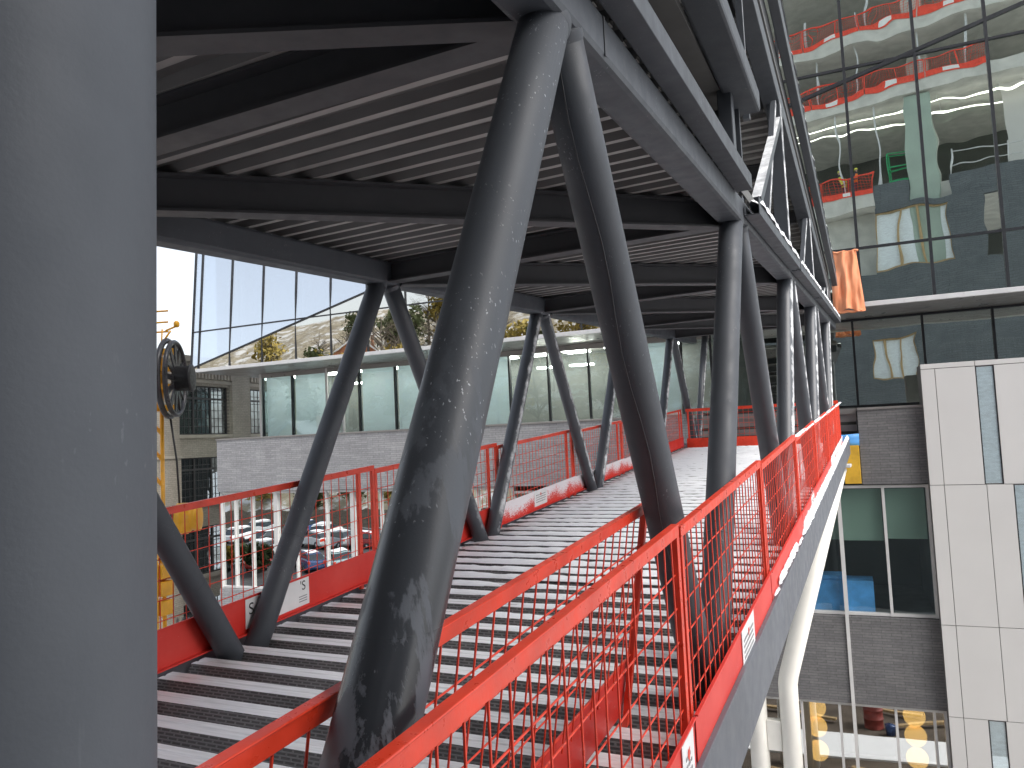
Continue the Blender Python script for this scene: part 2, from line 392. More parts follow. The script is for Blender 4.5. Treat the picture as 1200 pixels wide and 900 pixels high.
def text_faces(txt, size):
    cu = bpy.data.curves.new('lettering', 'FONT'); cu.body = txt; cu.size = size
    ob = bpy.data.objects.new('lettering', cu); COL.objects.link(ob)
    dg = bpy.context.evaluated_depsgraph_get(); me = bpy.data.meshes.new_from_object(ob.evaluated_get(dg))
    vs = [v.co.copy() for v in me.vertices]; fs = [tuple(p.vertices) for p in me.polygons]
    bpy.data.objects.remove(ob); bpy.data.curves.remove(cu); bpy.data.meshes.remove(me)
    return vs, fs

# ------------------------------------------------------------------ places
S = .0695                                  # the ramp of the bridge
XR, XL = -1.03, -4.49                      # truss planes
def B(x, y, h): return Vector((x, y, h + S * y))
FP = Vector((-1.03, 21.5, 0)); FA = Vector((-.99909, -.04263, 0)); FN = Vector((.04263, -.99909, 0))
def F(a, d, z): return FP + FA * a + FN * d + Vector((0, 0, z))
GROUND = -10.0

# ------------------------------------------------------------------ setting: ground
g = MB(); g.add([(-400, -400, GROUND), (400, -400, GROUND), (400, 400, GROUND), (-400, 400, GROUND)], [(0, 1, 2, 3)])
tag(g.build('ground', M['snowy_ground']), kind='structure')
g = MB(); g.add([(-13, 8.5, GROUND + .002), (12, 8.5, GROUND + .002), (12, 24, GROUND + .002), (-13, 24, GROUND + .002)], [(0, 1, 2, 3)])
tag(g.build('dirt_yard', M['ground']), kind='structure')
g = MB(); g.add([(-110, -38, GROUND + .004), (-30, -38, GROUND + .004), (-30, 2, GROUND + .004), (-110, 2, GROUND + .004)], [(0, 1, 2, 3)])
tag(g.build('car_park', M['asphalt']), kind='structure')
g = MB()
g.poly([F(6, 3.5, GROUND + .004), F(-6, 4.2, GROUND + .004), F(-6, 6.0, GROUND + .004), F(6, 5.5, GROUND + .004)], (0, 0, .06))
tag(g.build('path', M['snow']), kind='structure')
# hillside seen mirrored in the glass
def hill_z(x, y):
    t = max(0., min(1.3, (-y - 43) / 46.)); base = -10 + 31 * (t ** .8 if t > 0 else 0)
    side = max(0., min(1., (-x - 2 + 20) / 30.))
    return base * side + GROUND * (1 - side) + 2.0 * mnoise.noise(Vector((x * .05, y * .05, 0))) * min(1, t * 2) + (-.3 if t <= 0 else 0)
g = MB(); nx, ny = 60, 40; vs = []
for j in range(ny + 1):
    for i in range(nx + 1):
        x = -190 + 190 * i / nx; y = -40 - 110 * j / ny; vs.append((x, y, hill_z(x, y)))
g.add(vs, [(j * (nx + 1) + i, j * (nx + 1) + i + 1, (j + 1) * (nx + 1) + i + 1, (j + 1) * (nx + 1) + i) for j in range(ny) for i in range(nx)], smooth=True)
tag(g.build('hillside', M['grass']), kind='structure')

# ------------------------------------------------------------------ the bridge
br = thing('steel_footbridge', 'dark grey steel truss footbridge with corrugated deck running up to the glass building', 'footbridge', (-2.76, 10, -1.3))
def noder(k): return Vector((XR, -1.359 + 4 * k, 1.449 + S * (-1.359 + 4 * k)))      # top nodes
def nodeRb(k): y = -1.359 + 4 * k + 2; return Vector((XR, y, -2.036 + S * y))
def nodeL(k): y = 6.508 + 4 * k; return Vector((XL, y, 1.38 + S * y - .012 * max(0, y - 4)))
def nodeLb(k): y = 6.508 + 4 * k + 2; return Vector((XL, y, -2.036 + S * y))
def cbR(y): return 1.335 - .025 * (y - 2.47)        # chord underside above the ramp plane
def cbL(y): return 1.205 - .02 * (y - 3.7)
def chord(x0, x1, fn, dep, y0, y1):
    m = MB()
    m.hexa([B(x0, y0, fn(y0)), B(x1, y0, fn(y0)), B(x1, y1, fn(y1)), B(x0, y1, fn(y1)), B(x0, y0, fn(y0) + dep), B(x1, y0, fn(y0) + dep), B(x1, y1, fn(y1) + dep), B(x0, y1, fn(y1) + dep)])
    return m
chord(-1.13, -.93, cbR, .21, -2, 20.9).build('top_chord', M['steel'], br, .03)
chord(-4.59, -4.39, cbL, .24, -2, 20.9).build('top_chord', M['steel'], br, .03)
# weld seam plate on the near chord face
m = MB(); m.box(-.931, -.926, 2.98, 3.0, cbR(3) + .02, cbR(3) + .19, fn=lambda x, y, z: B(x, y, z)); m.build('splice_seam', M['beam'], br)
def strut(a, b, r, mat, ring=None, top_collar=True):
    a = Vector(a); b = Vector(b); d = (b - a).normalized()
    m = MB(); m.tube(a, b, r, n=40, segs=6)
    if ring:
        t = ring; c = a.lerp(b, t)
        m.path([(c - d * .008, r * .99), (c - d * .004, r * 1.018), (c + d * .004, r * 1.018), (c + d * .008, r * .99)], 40, False)
    if top_collar:   # weld fillet below the chord
        ln = (b - a).length; dz = abs(d.z)
        yb = a.y + (b.y - a.y) * .04; tt = (a.z - (S * yb + (cbR(yb) if a.x > -2 else cbL(yb)))) / (dz * ln)
        c = a.lerp(b, tt)
        m.path([(c - d * .02, r * 1.06), (c + d * .004, r * 1.06), (c + d * .022, r * 1.0)], 40, False)
    return m.build('diagonal_tube', mat, br)
strut(noder(1), nodeRb(0), .096, M['steel_wet'], .835)
strut(noder(1), nodeRb(1), .096, M['steel'], .80)
strut(noder(2), nodeRb(1), .096, M['steel'], .72)
strut(noder(2), nodeRb(2), .096, M['steel_snow'], .8)
for k in (3, 4, 5):
    strut(noder(k), nodeRb(k - 1), .097, M['steel_snow'], .74)
    if k < 5: strut(noder(k), nodeRb(k), .097, M['steel_snow'], .8)
strut(nodeL(-1), nodeLb(-1), .093, M['steel'], .76)
strut(nodeL(0), nodeLb(-1), .093, M['steel'], .72)
for k in (0, 1, 2, 3):
    strut(nodeL(k), nodeLb(k), .091, M['steel_snow'], .78)
    strut(nodeL(k + 1), nodeLb(k), .091, M['steel_snow'], .74)
# weld bead running down the second near tube
a, b = noder(1), nodeRb(1)
m = MB(); pts = []
for i in range(15):
    t = .06 + .62 * i / 14; c = a.lerp(b, t); ang = 2.5 + .35 * math.sin(i * .8) - i * .03
    d = (b - a).normalized(); e1 = Vector((1, 0, 0)); e2 = d.cross(e1).normalized(); nn = Vector((.55, -.75, 0)).normalized(); nn = (nn - d * nn.dot(d)).normalized(); tt = d.cross(nn)
    w = .55 + .12 * math.sin(i * 1.1); pts.append((c + (nn * math.cos(w) + tt * math.sin(w)) * .0965, .0035))
m.path(pts, 6); m.build('weld_bead', M['beam'], br)
# transverse beams and plan bracing: I sections
def ibeam(a, b, dep=.27, fl=.15, tf=.016):
    a = Vector(a); b = Vector(b); m = MB(); u = Vector((0, 0, 1))
    m.beam(a + u * tf / 2, b + u * tf / 2, fl, tf); m.beam(a + u * (dep - tf / 2), b + u * (dep - tf / 2), fl, tf); m.beam(a + u * dep / 2, b + u * dep / 2, .012, dep - 2 * tf - .002)
    return m
for k in range(0, 6):
    yr = -1.359 + 4 * k; yl = 6.508 + 4 * (k - 2)
    ibeam(B(-1.135, yr, cbR(yr) + .004), B(-4.385, yl, cbL(yl) + .02), .208).build('crossbeam', M['beam'], br)
    if k in (2, 3, 4, 5):
        yl2 = 6.508 + 4 * (k - 3)
        ibeam(B(-1.135, yr - .15, cbR(yr) - .03), B(-4.385, yl2 + .15, cbL(yl2) + .0), .236, .14).build('plan_brace', M['beam'], br)
ibeam(B(-1.135, 2.56, cbR(2.6) + .004), B(-4.385, .62, cbL(.6) + .012), .20, .14).build('plan_brace', M['beam'], br)
# corrugated ceiling deck
def hc(y, x=-2.76):
    t = (x - XL) / (XR - XL); return (cbL(y) + .242) * (1 - t) + (cbR(y) + .215) * t
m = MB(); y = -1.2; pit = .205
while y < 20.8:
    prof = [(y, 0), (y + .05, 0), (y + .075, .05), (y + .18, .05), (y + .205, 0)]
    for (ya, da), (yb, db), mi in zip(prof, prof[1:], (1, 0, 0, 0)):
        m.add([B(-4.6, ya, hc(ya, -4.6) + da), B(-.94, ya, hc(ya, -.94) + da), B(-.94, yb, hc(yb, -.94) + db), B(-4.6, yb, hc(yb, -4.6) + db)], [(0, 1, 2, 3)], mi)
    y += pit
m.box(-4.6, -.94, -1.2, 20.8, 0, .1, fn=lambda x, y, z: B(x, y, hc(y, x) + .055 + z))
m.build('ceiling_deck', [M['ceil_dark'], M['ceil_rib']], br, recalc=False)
# walking deck
HD = -1.80
m = MB(); y = -1.1; pit = .29; flats = []
while y < 19.4:
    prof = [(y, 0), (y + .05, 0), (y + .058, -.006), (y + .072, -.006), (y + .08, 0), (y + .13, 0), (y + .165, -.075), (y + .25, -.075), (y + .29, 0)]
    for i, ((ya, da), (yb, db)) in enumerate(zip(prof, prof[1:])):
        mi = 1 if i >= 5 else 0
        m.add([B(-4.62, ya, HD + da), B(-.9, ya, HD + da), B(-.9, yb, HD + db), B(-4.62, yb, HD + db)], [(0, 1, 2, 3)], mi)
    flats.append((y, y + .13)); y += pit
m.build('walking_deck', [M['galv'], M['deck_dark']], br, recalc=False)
# edge channels below the deck
m = MB(); m.box(-.83, -.80, -1.2, 20.6, -2.03, -1.635, fn=lambda x, y, z: B(x, y, z - .009 * max(0, y - 4)))
m.box(-.90, -.831, -1.2, 20.6, -1.665, -1.64, fn=lambda x, y, z: B(x, y, z - .009 * max(0, y - 4)))
m.build('edge_channel', M['channel'], br, .004)
m = MB(); m.box(-4.70, -4.67, -1.2, 20.6, -2.05, -1.74, fn=lambda x, y, z: B(x, y, z)); m.build('edge_channel', M['channel'], br, .004)
for x in (-1.15, -4.37):
    m = MB(); m.box(x - .1 if x < -2 else x - .0, x + .1 if x < -2 else x + .2, -1.2, 20.6, -2.16, -1.95, fn=lambda x, y, z: B(x, y, z)); m.build('bottom_chord', M['beam'], br, .01)
for k in range(0, 11):
    y = .64 + 2 * k
    if y < 20: ibeam(B(-.9, y, -2.13), B(-4.6, y, -2.13), .24, .12).build('floor_beam', M['beam'], br)
# edge trough outside the top chord
def trough(y0, y1, h0, h1, x0=-.925, x1=-.80, dep=.12):
    m = MB(); 
    def q(y, x, dh): t = (y - y0) / (y1 - y0); return Vector((x, y, S * y + h0 + (h1 - h0) * t + dh))
    sec = [(x0, 0), (x1, 0), (x1, dep), (x1 - .008, dep), (x1 - .008, .008), (x0 + .008, .008), (x0 + .008, dep * .55), (x0, dep * .55)]
    vs = [q(y0, *p) for p in sec] + [q(y1, *p) for p in sec]; n = len(sec)
    m.add(vs, [(i, (i + 1) % n, (i + 1) % n + n, i + n) for i in range(n)] + [tuple(range(n)), tuple(range(2 * n - 1, n - 1, -1))])
    return m
trough(-1, 6.2, 1.70, 1.415).build('edge_trough', M['steel'], br, .004)
tr = [(6.55, 10.1, 1.285, 1.21), (10.2, 13.9, 1.205, 1.15), (14.0, 17.4, 1.145, 1.09), (17.5, 20.7, 1.085, 1.03)]
for y0, y1, h0, h1 in tr: trough(y0, y1, h0, h1, dep=.15).build('edge_trough', M['steel'], br, .004)
# upper level: posts, roof beams, landing fascia
def zroof(y): return 4.30 - .15 * (y - 10.2)
for k, w in ((2, .12), (3, .17), (4, .17), (5, .17)):
    yy = -1.359 + 4 * k
    m = MB(); m.beam((XR, yy, S * yy + cbR(yy) + .2), (XR, yy, zroof(yy) + .02), w, w, (0, 1, 0)); m.build('upper_post', M['steel_snow'], br, .01)
    if k >= 3:
        m = MB(); m.beam((XR + .02, yy - 2.0, S * yy + cbR(yy) + .2), (XR + .02, yy - .25, zroof(yy) - .05), .07, .07, (0, 1, 0)); m.build('upper_brace', M['steel_snow'], br, .006)
m = MB(); m.beam((-1.0, 8.0, 2.25), (-1.0, 10.9, 4.22), .10, .10, (1, 0, 0)); m.build('stair_stringer', M['steel_top_snow'], br, .006)
m = MB(); m.hexa([Vector((x, y, zroof(y) + dz)) for dz in (0, .26) for x, y in ((-1.16, 5), (-.95, 5), (-.95, 19.8), (-1.16, 19.8))]); m.build('roof_beam', M['steel'], br, .01)
m = MB(); m.hexa([Vector((x, y, zroof(y) + dz)) for dz in (.262, .80) for x, y in ((-.99, 5), (-.96, 5), (-.96, 19.8), (-.99, 19.8))]); m.build('roof_fascia', M['beam'], br)
m = MB(); m.hexa([Vector((x, y, zroof(y) + dz - .02 * (y - 10))) for dz in (.74, .98) for x, y in ((-.92, 5), (-.80, 5), (-.80, 20.3), (-.92, 20.3))]); m.build('roof_edge_beam', M['steel_top_snow'], br, .01)
m = MB(); m.hexa([Vector((x, y, zroof(y) + dz)) for dz in (.262, .30) for x, y in ((-4.6, 5), (-.93, 5), (-.93, 19.8), (-4.6, 19.8))]); 
y = 5.1
while y < 19.7:
    m.hexa([Vector((x, yy, zroof(yy) + dz)) for dz in (.21, .262) for x, yy in ((-4.6, y), (-1.17, y), (-1.17, y + .07), (-4.6, y + .07))], 1); y += .22
m.build('roof_deck', [M['ceil_dark'], M['ceil_rib']], br)
for yy in (6.64, 8.64, 10.64, 12.64, 14.64, 16.64, 18.64):
    ibeam((-1.17, yy, zroof(yy) - .03), (-4.6, yy, zroof(yy) - .03), .24, .12).build('roof_crossbeam', M['beam'], br)
m = MB(); m.box(-1.75, -1.735, -1, 7.0, 0, 1, fn=lambda x, y, z: Vector((x, y, (S * y + cbR(y) + .34) if z < .5 else 2.93 - .03 * (y - 5)))); m.build('landing_fascia', M['beam'], br)
m = MB(); m.hexa([Vector((x, y, 2.90 - .05 * (y - 5) + dz)) for dz in (0, .2) for x, y in ((-1.05, 0), (-.80, 0), (-.80, 7.1), (-1.05, 7.1))]); m.build('landing_edge_beam', M['steel'], br, .025)
m = MB(); m.beam((-.985, 6.95, S * 7 + 1.36), (-.985, 6.95, 2.85), .04, .05, (0, 1, 0)); m.build('upper_post', M['steel'], br)
m = MB(); m.beam((-.99, 7.6, 2.95), (-.99, 7.6, zroof(7.6)), .06, .06, (0, 1, 0)); m.build('upper_post', M['steel_snow'], br)
m = MB(); m.box(-4.6, -1.06, -1.2, 7.0, 2.86, 2.92); m.build('landing_slab', M['ceil_dark'], br)
m = MB(); m.box(-4.6, -1.06, 7.0, 7.06, 2.2, 2.92); m.build('landing_end_plate', M['beam'], br)
for yy in (6.64, 8.0, 9.4, 10.64, 12.0, 13.3):
    m = MB(); z0 = S * yy + hc(yy) + .17; m.box(-4.5, -4.42, yy, yy + .1, z0, zroof(max(yy, 6)) + .2); m.build('upper_post', M['beam'], br)

# near end column (round, large)
m = MB(); m.tube((-1.0 - .09, .575 - .068, GROUND), (-1.0 + .08, .575 + .06, 9.0), .2, n=64, segs=10)
tag(m.build('steel_column', M['steel_column']), 'large round blue-grey steel column closest to the viewer at the near bridge end', 'column')

# ------------------------------------------------------------------ guard rails
def sign_on(parent, x, y0, y1, z0, z1, face, kind):
    t = .004
    m = MB(); m.box(min(x, x + face * t), max(x, x + face * t), y0, y1, z0, z1, fn=lambda x, y, z: Vector((x, y, z + S * (y - ORGY[0]))))
    s_ = m.build('sign', M['signboard'], parent)
    m = MB(); xs = x + face * (t + .0015)
    def put(txt, size, yy, zz, mi):
        vs, fs = text_faces(txt, size)
        m.add([Vector((xs, yy - face * -1 * v.x * (1) if False else yy + face * v.x * YS, zz + v.y + S * (yy + face * v.x * YS - ORGY[0]))) for v in vs], fs, mi)
    YS = 1
    if kind == 'S':
        put("S", .13, y0 + .03, z0 + .10, 0); put("'S", .11, y1 - .115, z0 + .13, 0)
        for i in range(3): m.box(xs - .0005, xs + .0005, y1 - .13, y1 - .03, z0 + .035 + i * .02, z0 + .043 + i * .02, 1, lambda x, y, z: Vector((x, y, z + S * (y - ORGY[0]))))
    else:
        for i in range(4):
            yy = y0 + .05
            while yy < y1 - .06:
                w = rnd.uniform(.015, .05)
                m.box(xs - .0005, xs + .0005, yy, min(yy + w, y1 - .05), z0 + .05 + i * .032, z0 + .064 + i * .032, 1, lambda x, y, z: Vector((x, y, z + S * (y - ORGY[0])))); yy += w + .012
        ym = (y0 + y1) / 2
        m.poly([Vector((xs, ym + .02 * c, z0 + .155 + .03 * s2 + S * (ym - ORGY[0]))) for c, s2 in ((-1, 0), (-.4, .9), (.2, .4), (1, .9), (.8, -.2), (.1, -.9))], (face * .001, 0, 0), 2)
    m.build('lettering', [M['ink'], M['ink_grey'], M['red']], s_)
ORGY = [0]
def rail_panel(label, x, y0, length, face, kick=True, kmat='red_scuffed', group=None, sign=None, lean=0, hz=1., posts=(0, 1), zdown=0):
    """red mesh guard rail panel; face=+1 if its toe board is on the +x side"""
    base = B(x, y0, HD)
    t = thing('guardrail_panel', label, 'guardrail', base, group)
    ORGY[0] = y0
    def q(xx, yy, zz):     # local-ish: xx from plane, yy along, zz above deck
        return Vector((x + xx + lean * (1.1 - zz), y0 + yy, base.z + S * yy + zz * hz - zdown * yy))
    m = MB()
    m.box(-.016, .016, 0, length, 1.104, 1.150, fn=q); m.box(-.0185, .0185, 0, length, 1.1485, 1.156, fn=q); m.build('top_rail', M['red'], t, .003)
    ps = [0.02, length - .02] if x > -2 else [.02, length - .25, length - .02] if len(posts) == 2 else [length - .02]
    for py in ps:
        m = MB(); m.box(-.0155, .0155, py - .02, py + .02, .0, 1.103, fn=q); m.build('post', M['red'], t, .002)
    m = MB(); n = max(2, int(length / .11)); 
    for i in range(1, n):
        yy = length * i / n; w = rnd.uniform(-.004, .004)
        m.path([(q(.006 + w, yy, .30),   .0039), (q(.006 - w, yy + w, .7),   .0039), (q(.006, yy, 1.102),   .0039)], 5, False)
    for i in range(6):
        zz = .375 + .142 * i - (.02 if i == 5 else 0)
        if zz < 1.06: m.path([(q(-.002, .02, zz),   .0039), (q(-.002 + rnd.uniform(-.006, .006), length / 2, zz + rnd.uniform(-.008, .008)),   .0039), (q(-.002, length - .02, zz),   .0039)], 5, False)
    m.build('wire_mesh', M['red'], t)
    if kick:
        k0 = .026 * face
        m = MB(); xa, xb = sorted((k0, k0 + .006 * face)); m.box(xa, xb, .0, length, .055, .335, fn=q)
        xa, xb = sorted((k0 + .0065 * face, k0 + (.05 if x < -2 else .022) * face)); m.box(xa, xb, 0, length, .055, .064, fn=q)
        m.box(*sorted((k0 + .0065 * face, k0 + .018 * face)), 0, length, .327, .3355, fn=q)
        m.build('toe_board', M[kmat], t, .002)
    if sign:
        ya, yb, knd, sf = sign
        xx = x + k0 + .0085 * face if sf == face else x + k0 - .0015 * face
        sign_on(t, xx + lean * .9, ya, yb, base.z + .09, base.z + .315, sf, knd)
    return t
GR = 'red mesh guardrails along the open right edge'
ords = ['first', 'second', 'third', 'fourth', 'fifth', 'sixth', 'seventh', 'eighth']
desc_r = ['cut off by the bottom of the view', 'with a white notice on its toe board', 'with snow starting on its toe board', 'under three close tubes', '', '', '']
y0 = .80
for i in range(7):
    ln = 2.60 if i == 0 else 2.53
    if i == 6: ln = 1.5
    kmat = 'red_scuffed' if i < 5 else 'red_snow'
    lab = f'{ords[i]} red mesh guardrail panel from the near end along the open right edge'
    rail_panel(lab, -.86, y0, ln, 1, kmat=kmat, group=GR, hz=1 - .0105 * max(0, y0 - 2), sign={0: (2.35 + .8, 2.75 + .6, 'N', 1), 1: (4.63, 5.08, 'N', 1), 3: (9.6, 10.0, 'N', 1)}.get(i))
    y0 += ln + .035
GL = 'red mesh guardrails along the left edge'
ls = [(.9, 2.73), (3.64, 2.76), (6.405, 2.72), (9.13, 2.74), (11.875, 2.65), (14.53, 2.6), (17.135, 2.4)]
dl = ['mostly behind the big column', 'white sign behind tube foot', 'behind the big wet tube', 'snowy with white notice', 'snowy, behind second big tube', 'beyond the second big tube', 'at the deck end']
for i, (yy, ln) in enumerate(ls):
    rail_panel(f'{ords[i]} red guardrail panel from near end along left edge, {dl[i]}', -4.62, yy, ln, 1, kmat='red_scuffed' if i < 3 or i > 5 else 'red_snow', group=GL,
               hz=1 - .0115 * max(0, yy - 3), sign={1: (4.62, 5.36, 'S', 1), 3: (10.2, 10.65, 'N', 1)}.get(i))
rail_panel('red mesh panel leaning inside the tubes between big wet tube and second big tube', -1.165, .9, 3.1, -1, lean=-.15, zdown=-.0, group='red mesh guardrails along the inner side')
# panel across the far end
t = thing('guardrail_panel', 'red mesh guardrail panel standing across the far end of the deck with white sign', 'guardrail', (-2.8, 19.55, -.42))
zb = HD + S * 19.5 - .03
m = MB(); m.box(-4.5, -.95, 19.53, 19.58, zb + .93, zb + 1.0); m.build('top_rail', M['red'], t)
for x in (-4.45, -3.55, -2.7, -1.8, -1.0):
    m = MB(); m.box(x - .02, x + .02, 19.535, 19.575, zb, zb + .93); m.build('post', M['red'], t)
m = MB()
for i in range(28): x = -4.45 + .123 * i; m.tube((x, 19.55, zb + .2), (x, 19.55, zb + .95),   .0039, n=5)
for i in range(5): m.tube((-4.45, 19.55, zb + .33 + .13 * i), (-1, 19.55, zb + .33 + .13 * i),   .0039, n=5)
m.build('wire_mesh', M['red'], t)
m = MB(); m.box(-4.5, -.95, 19.50, 19.51, zb + .02, zb + .26); m.build('toe_board', M['red'], t)
m = MB(); m.box(-2.62, -2.3, 19.49, 19.499, zb + .04, zb + .30); s_ = m.build('sign', M['signboard'], t)
m = MB()
for i in range(4): m.box(-2.58, -2.36 - .03 * (i % 2), 19.487, 19.489, zb + .09 + i * .045, zb + .11 + i * .045)
m.build('lettering', M['ink_grey'], s_)

# ------------------------------------------------------------------ snow lying about (stuff)
sm = MB()
def lumpy(p0, p1, w, h, seed, n=60, side=(1, 0, 0)):
    p0 = Vector(p0); p1 = Vector(p1); side = Vector(side); vs = []; fs = []
    for i in range(n + 1):
        t = i / n; c = p0.lerp(p1, t); a = mnoise.noise(Vector((t * n * .35, seed, 0))); b = mnoise.noise(Vector((t * n * .8, seed + 9, 3)))
        tp = max(.02, min(1., i / 2.5, (n - i) / 2.5)) ** .5; ww = w * (1 + .35 * a) * tp; hh = h * (1 + .45 * b) * tp
        for k in range(6):
            an = math.pi * k / 5; vs.append(c + side * (math.cos(an) * ww / 2 + .01 * a) + Vector((0, 0, math.sin(an) * hh - .004)))
    for i in range(n):
        for k in range(5): fs.append((i * 6 + k, i * 6 + k + 1, (i + 1) * 6 + k + 1, (i + 1) * 6 + k))
    sm.add(vs, fs, 0, True)
for i, (ya, yb) in enumerate(flats):
    if ya < 4.9: continue
    cov = min(1, max(0, (ya - 4.7) / 2.0))
    # broken runs at the near edge of the snow, full cover further on
    x = -4.55
    while x < -1.0:
        ln = rnd.uniform(.3, .9) if cov < 1 else 3.6
        x1 = min(-.95, x + ln)
        if rnd.random() < cov + .05:
            lumpy(B(x, (ya + yb) / 2 + .0, HD + .001), B(x1, (ya + yb) / 2, HD + .001), .15 * (.55 + .55 * cov), .02 * (.5 + .7 * cov), i + x, max(6, int((x1 - x) * 16)), (0, 1, S))
        x = x1 + (rnd.uniform(.02, .2) if cov < 1 else 0)
    if cov >= 1 and rnd.random() < .95:     # drift in the trough
        lumpy(B(-4.55, yb + .075, HD - .073), B(-.95, yb + .075, HD - .073), .12, .035 + .0022 * ya, i + 50, 50, (0, 1, S))
def eh(y): return -1.635 - .009 * max(0, y - 4)
yy = 6.0
while yy < 8.4:
    ln = rnd.uniform(.15, .5); lumpy(B(-.812, yy, eh(yy) + .001), B(-.812, yy + ln, eh(yy + ln) + .001), .024, .010, yy, 10); yy += ln + rnd.uniform(.02, .12)
lumpy(B(-.818, 8.3, eh(8.3) + .001), B(-.818, 20.4, eh(20.4) + .001), .045, .03, 4, 200)
lumpy(B(-.815, 6.3, eh(6.3) + .012), B(-.815, 7.7, eh(7.7) + .02), .03, .045, 5, 50)
lumpy(B(-.818, 8.5, eh(8.5) + .01), B(-.818, 20.0, eh(20) + .02), .06, .085, 6, 240)
for y0, y1, h0, h1 in tr:
    lumpy(B(-.86, y0 + .05, h0 + .125), B(-.86, y1 - .05, h1 + .125), .11, .045, y0, 50)
    lumpy(B(-.80, y0 + .05, h0 + .10), B(-.80, y1 - .05, h1 + .10), .02, .055, y0 + 1, 50)
lumpy(B(-.928, 7.4, cbR(7.4) + .10), B(-.928, 10.4, cbR(10.4) + .11), .012, .03, 11, 40)
for i in range(5): lumpy(Vector((-.82, 5 + 3 * i, zroof(5 + 3 * i) + .975 - .02 * (3 * i - 5))), Vector((-.82, 7.98 + 3 * i, zroof(7.98 + 3 * i) + .975 - .02 * (3 * i - 2.02))), .07, .05, 90 + i, 40)
yy = 8.6
for i in range(4): lumpy(B(-.86, yy, HD + 1.155 * (1 - .0105 * (yy - 2)) + .0), B(-.86, yy + 2.5, HD + 1.155 * (1 - .0105 * (yy + .3)) + .0), .05, .02, 70 + i, 40); yy += 2.56
tag(sm.build('snow', M['snow']), 'fresh snow lying on the deck ribs, the edge channel and the gutters', 'snow', kind='stuff')

# ------------------------------------------------------------------ white pier
t = thing('white_pier', 'cream white forked steel pier holding up the far end of the bridge', 'pier', (-2.65, 18.4, GROUND))
for sx, xs, xt in ((1, -2.34, -.98), (-1, -3.03, -4.4)):
    m = MB(); m.path([((xs, 18.4, GROUND), .205), ((xs, 18.4, -5.70), .205), ((xs + sx * .012, 18.4, -5.62), .206), ((xs + (xt - xs) * .03, 18.4, -5.48), .205), ((xt, 18.4, -.95), .18)], 40); m.build('leg', M['white_paint'], t)
m = MB(); m.box(-2.84, -2.53, 18.3, 18.5, -7.15, -6.5); m.build('cross_plate', M['white_paint'], t, .01)
m = MB(); m.box(-1.25, -.72, 18.1, 18.7, -.96, -.90); m.build('bearing_plate', M['fascia'], t, .01)

# ------------------------------------------------------------------ glass building
gb = thing('glass_building', 'modern glass and grey brick building with overhanging upper storey at the far bridge end', 'building', tuple(F(5, -3, GROUND)))
def fbox(m, a0, a1, d0, d1, z0, z1, mi=0):
    return m.box(a0, a1, d0, d1, z0, z1, mi, fn=lambda a, d, z: F(a, d, z))
def zdiag(a): return 3.07 + .256 * (21.76 - a)
TOP = 17.
mull = [21.8, 21.45] + [21.45 - 1.47 * k for k in range(1, 15)] + [-.72, -2.36, -3.92, -5.4, -7.0, -8.6]
cw = MB()
def pull(a, z):   # upper facet leans back from the diagonal fold on the left part
    if a < 6: return 0.
    return -max(0, z - zdiag(a)) * math.tan(R(4.5))
fr = MB()
panes = []
for i in range(len(mull) - 1):
    a0, a1 = mull[i], mull[i + 1]
    for (z0, z1) in ((2.98, 4.42), (4.42, 9.15), (9.15, 13.2), (13.2, TOP)):
        # split each rectangle by the diagonal
        q = [(a0, z0), (a1, z0), (a1, z1), (a0, z1)]
        lo = []; up = []
        for k in range(4):
            p, n_ = q[k], q[(k + 1) % 4]; sp = p[1] - zdiag(p[0]); sn = n_[1] - zdiag(n_[0])
            (lo if sp <= 0 else up).append(p)
            if sp * sn < 0:
                tt = sp / (sp - sn); c = (p[0] + (n_[0] - p[0]) * tt, p[1] + (n_[1] - p[1]) * tt); lo.append(c); up.append(c)
        for poly_, isup in ((lo, 0), (up, 1)):
            if len(poly_) >= 3: panes.append((poly_, isup))
cwo = MB(); fbox(cwo, 21.9, -8.6, -.35, -.30, 2.93, 2.98); cw_part = None
# frame first, so that the panes can be its children
lvl = MB()
def bar(a0, z0, a1, z1, w=.05, d=.09):
    n = 6
    for i in range(n):
        p = (a0 + (a1 - a0) * i / n, z0 + (z1 - z0) * i / n); q = (a0 + (a1 - a0) * (i + 1) / n, z0 + (z1 - z0) * (i + 1) / n)
        lvl.beam(F(p[0], pull(*p), p[1]), F(q[0], pull(*q), q[1]), w, d, tuple(FN))
for a in mull: bar(a, 2.98, a, TOP, .032 if a > 6 else .07)
for z in (4.42, 9.15, 13.2): bar(21.8, z, 6, z, .032, .085); bar(6, z, -8.6, z, .06, .085)
bar(21.8, zdiag(21.8), 6, zdiag(6), .04, .10); bar(6, zdiag(6), -8.6, zdiag(-8.6), .085, .10)
frame = lvl.build('curtain_wall_frame', M['mullion'], gb)
for poly_, isup in panes:
    am = sum(p[0] for p in poly_) / len(poly_)
    g_ = MB(); g_.poly([F(a, pull(a, z) - .02, z) for a, z in poly_], FN * .016)
    mat = M['glass_green'] if am < 6 else (M['glass_sky'] if isup else M['glass_hill'])
    g_.build('pane', mat, frame)
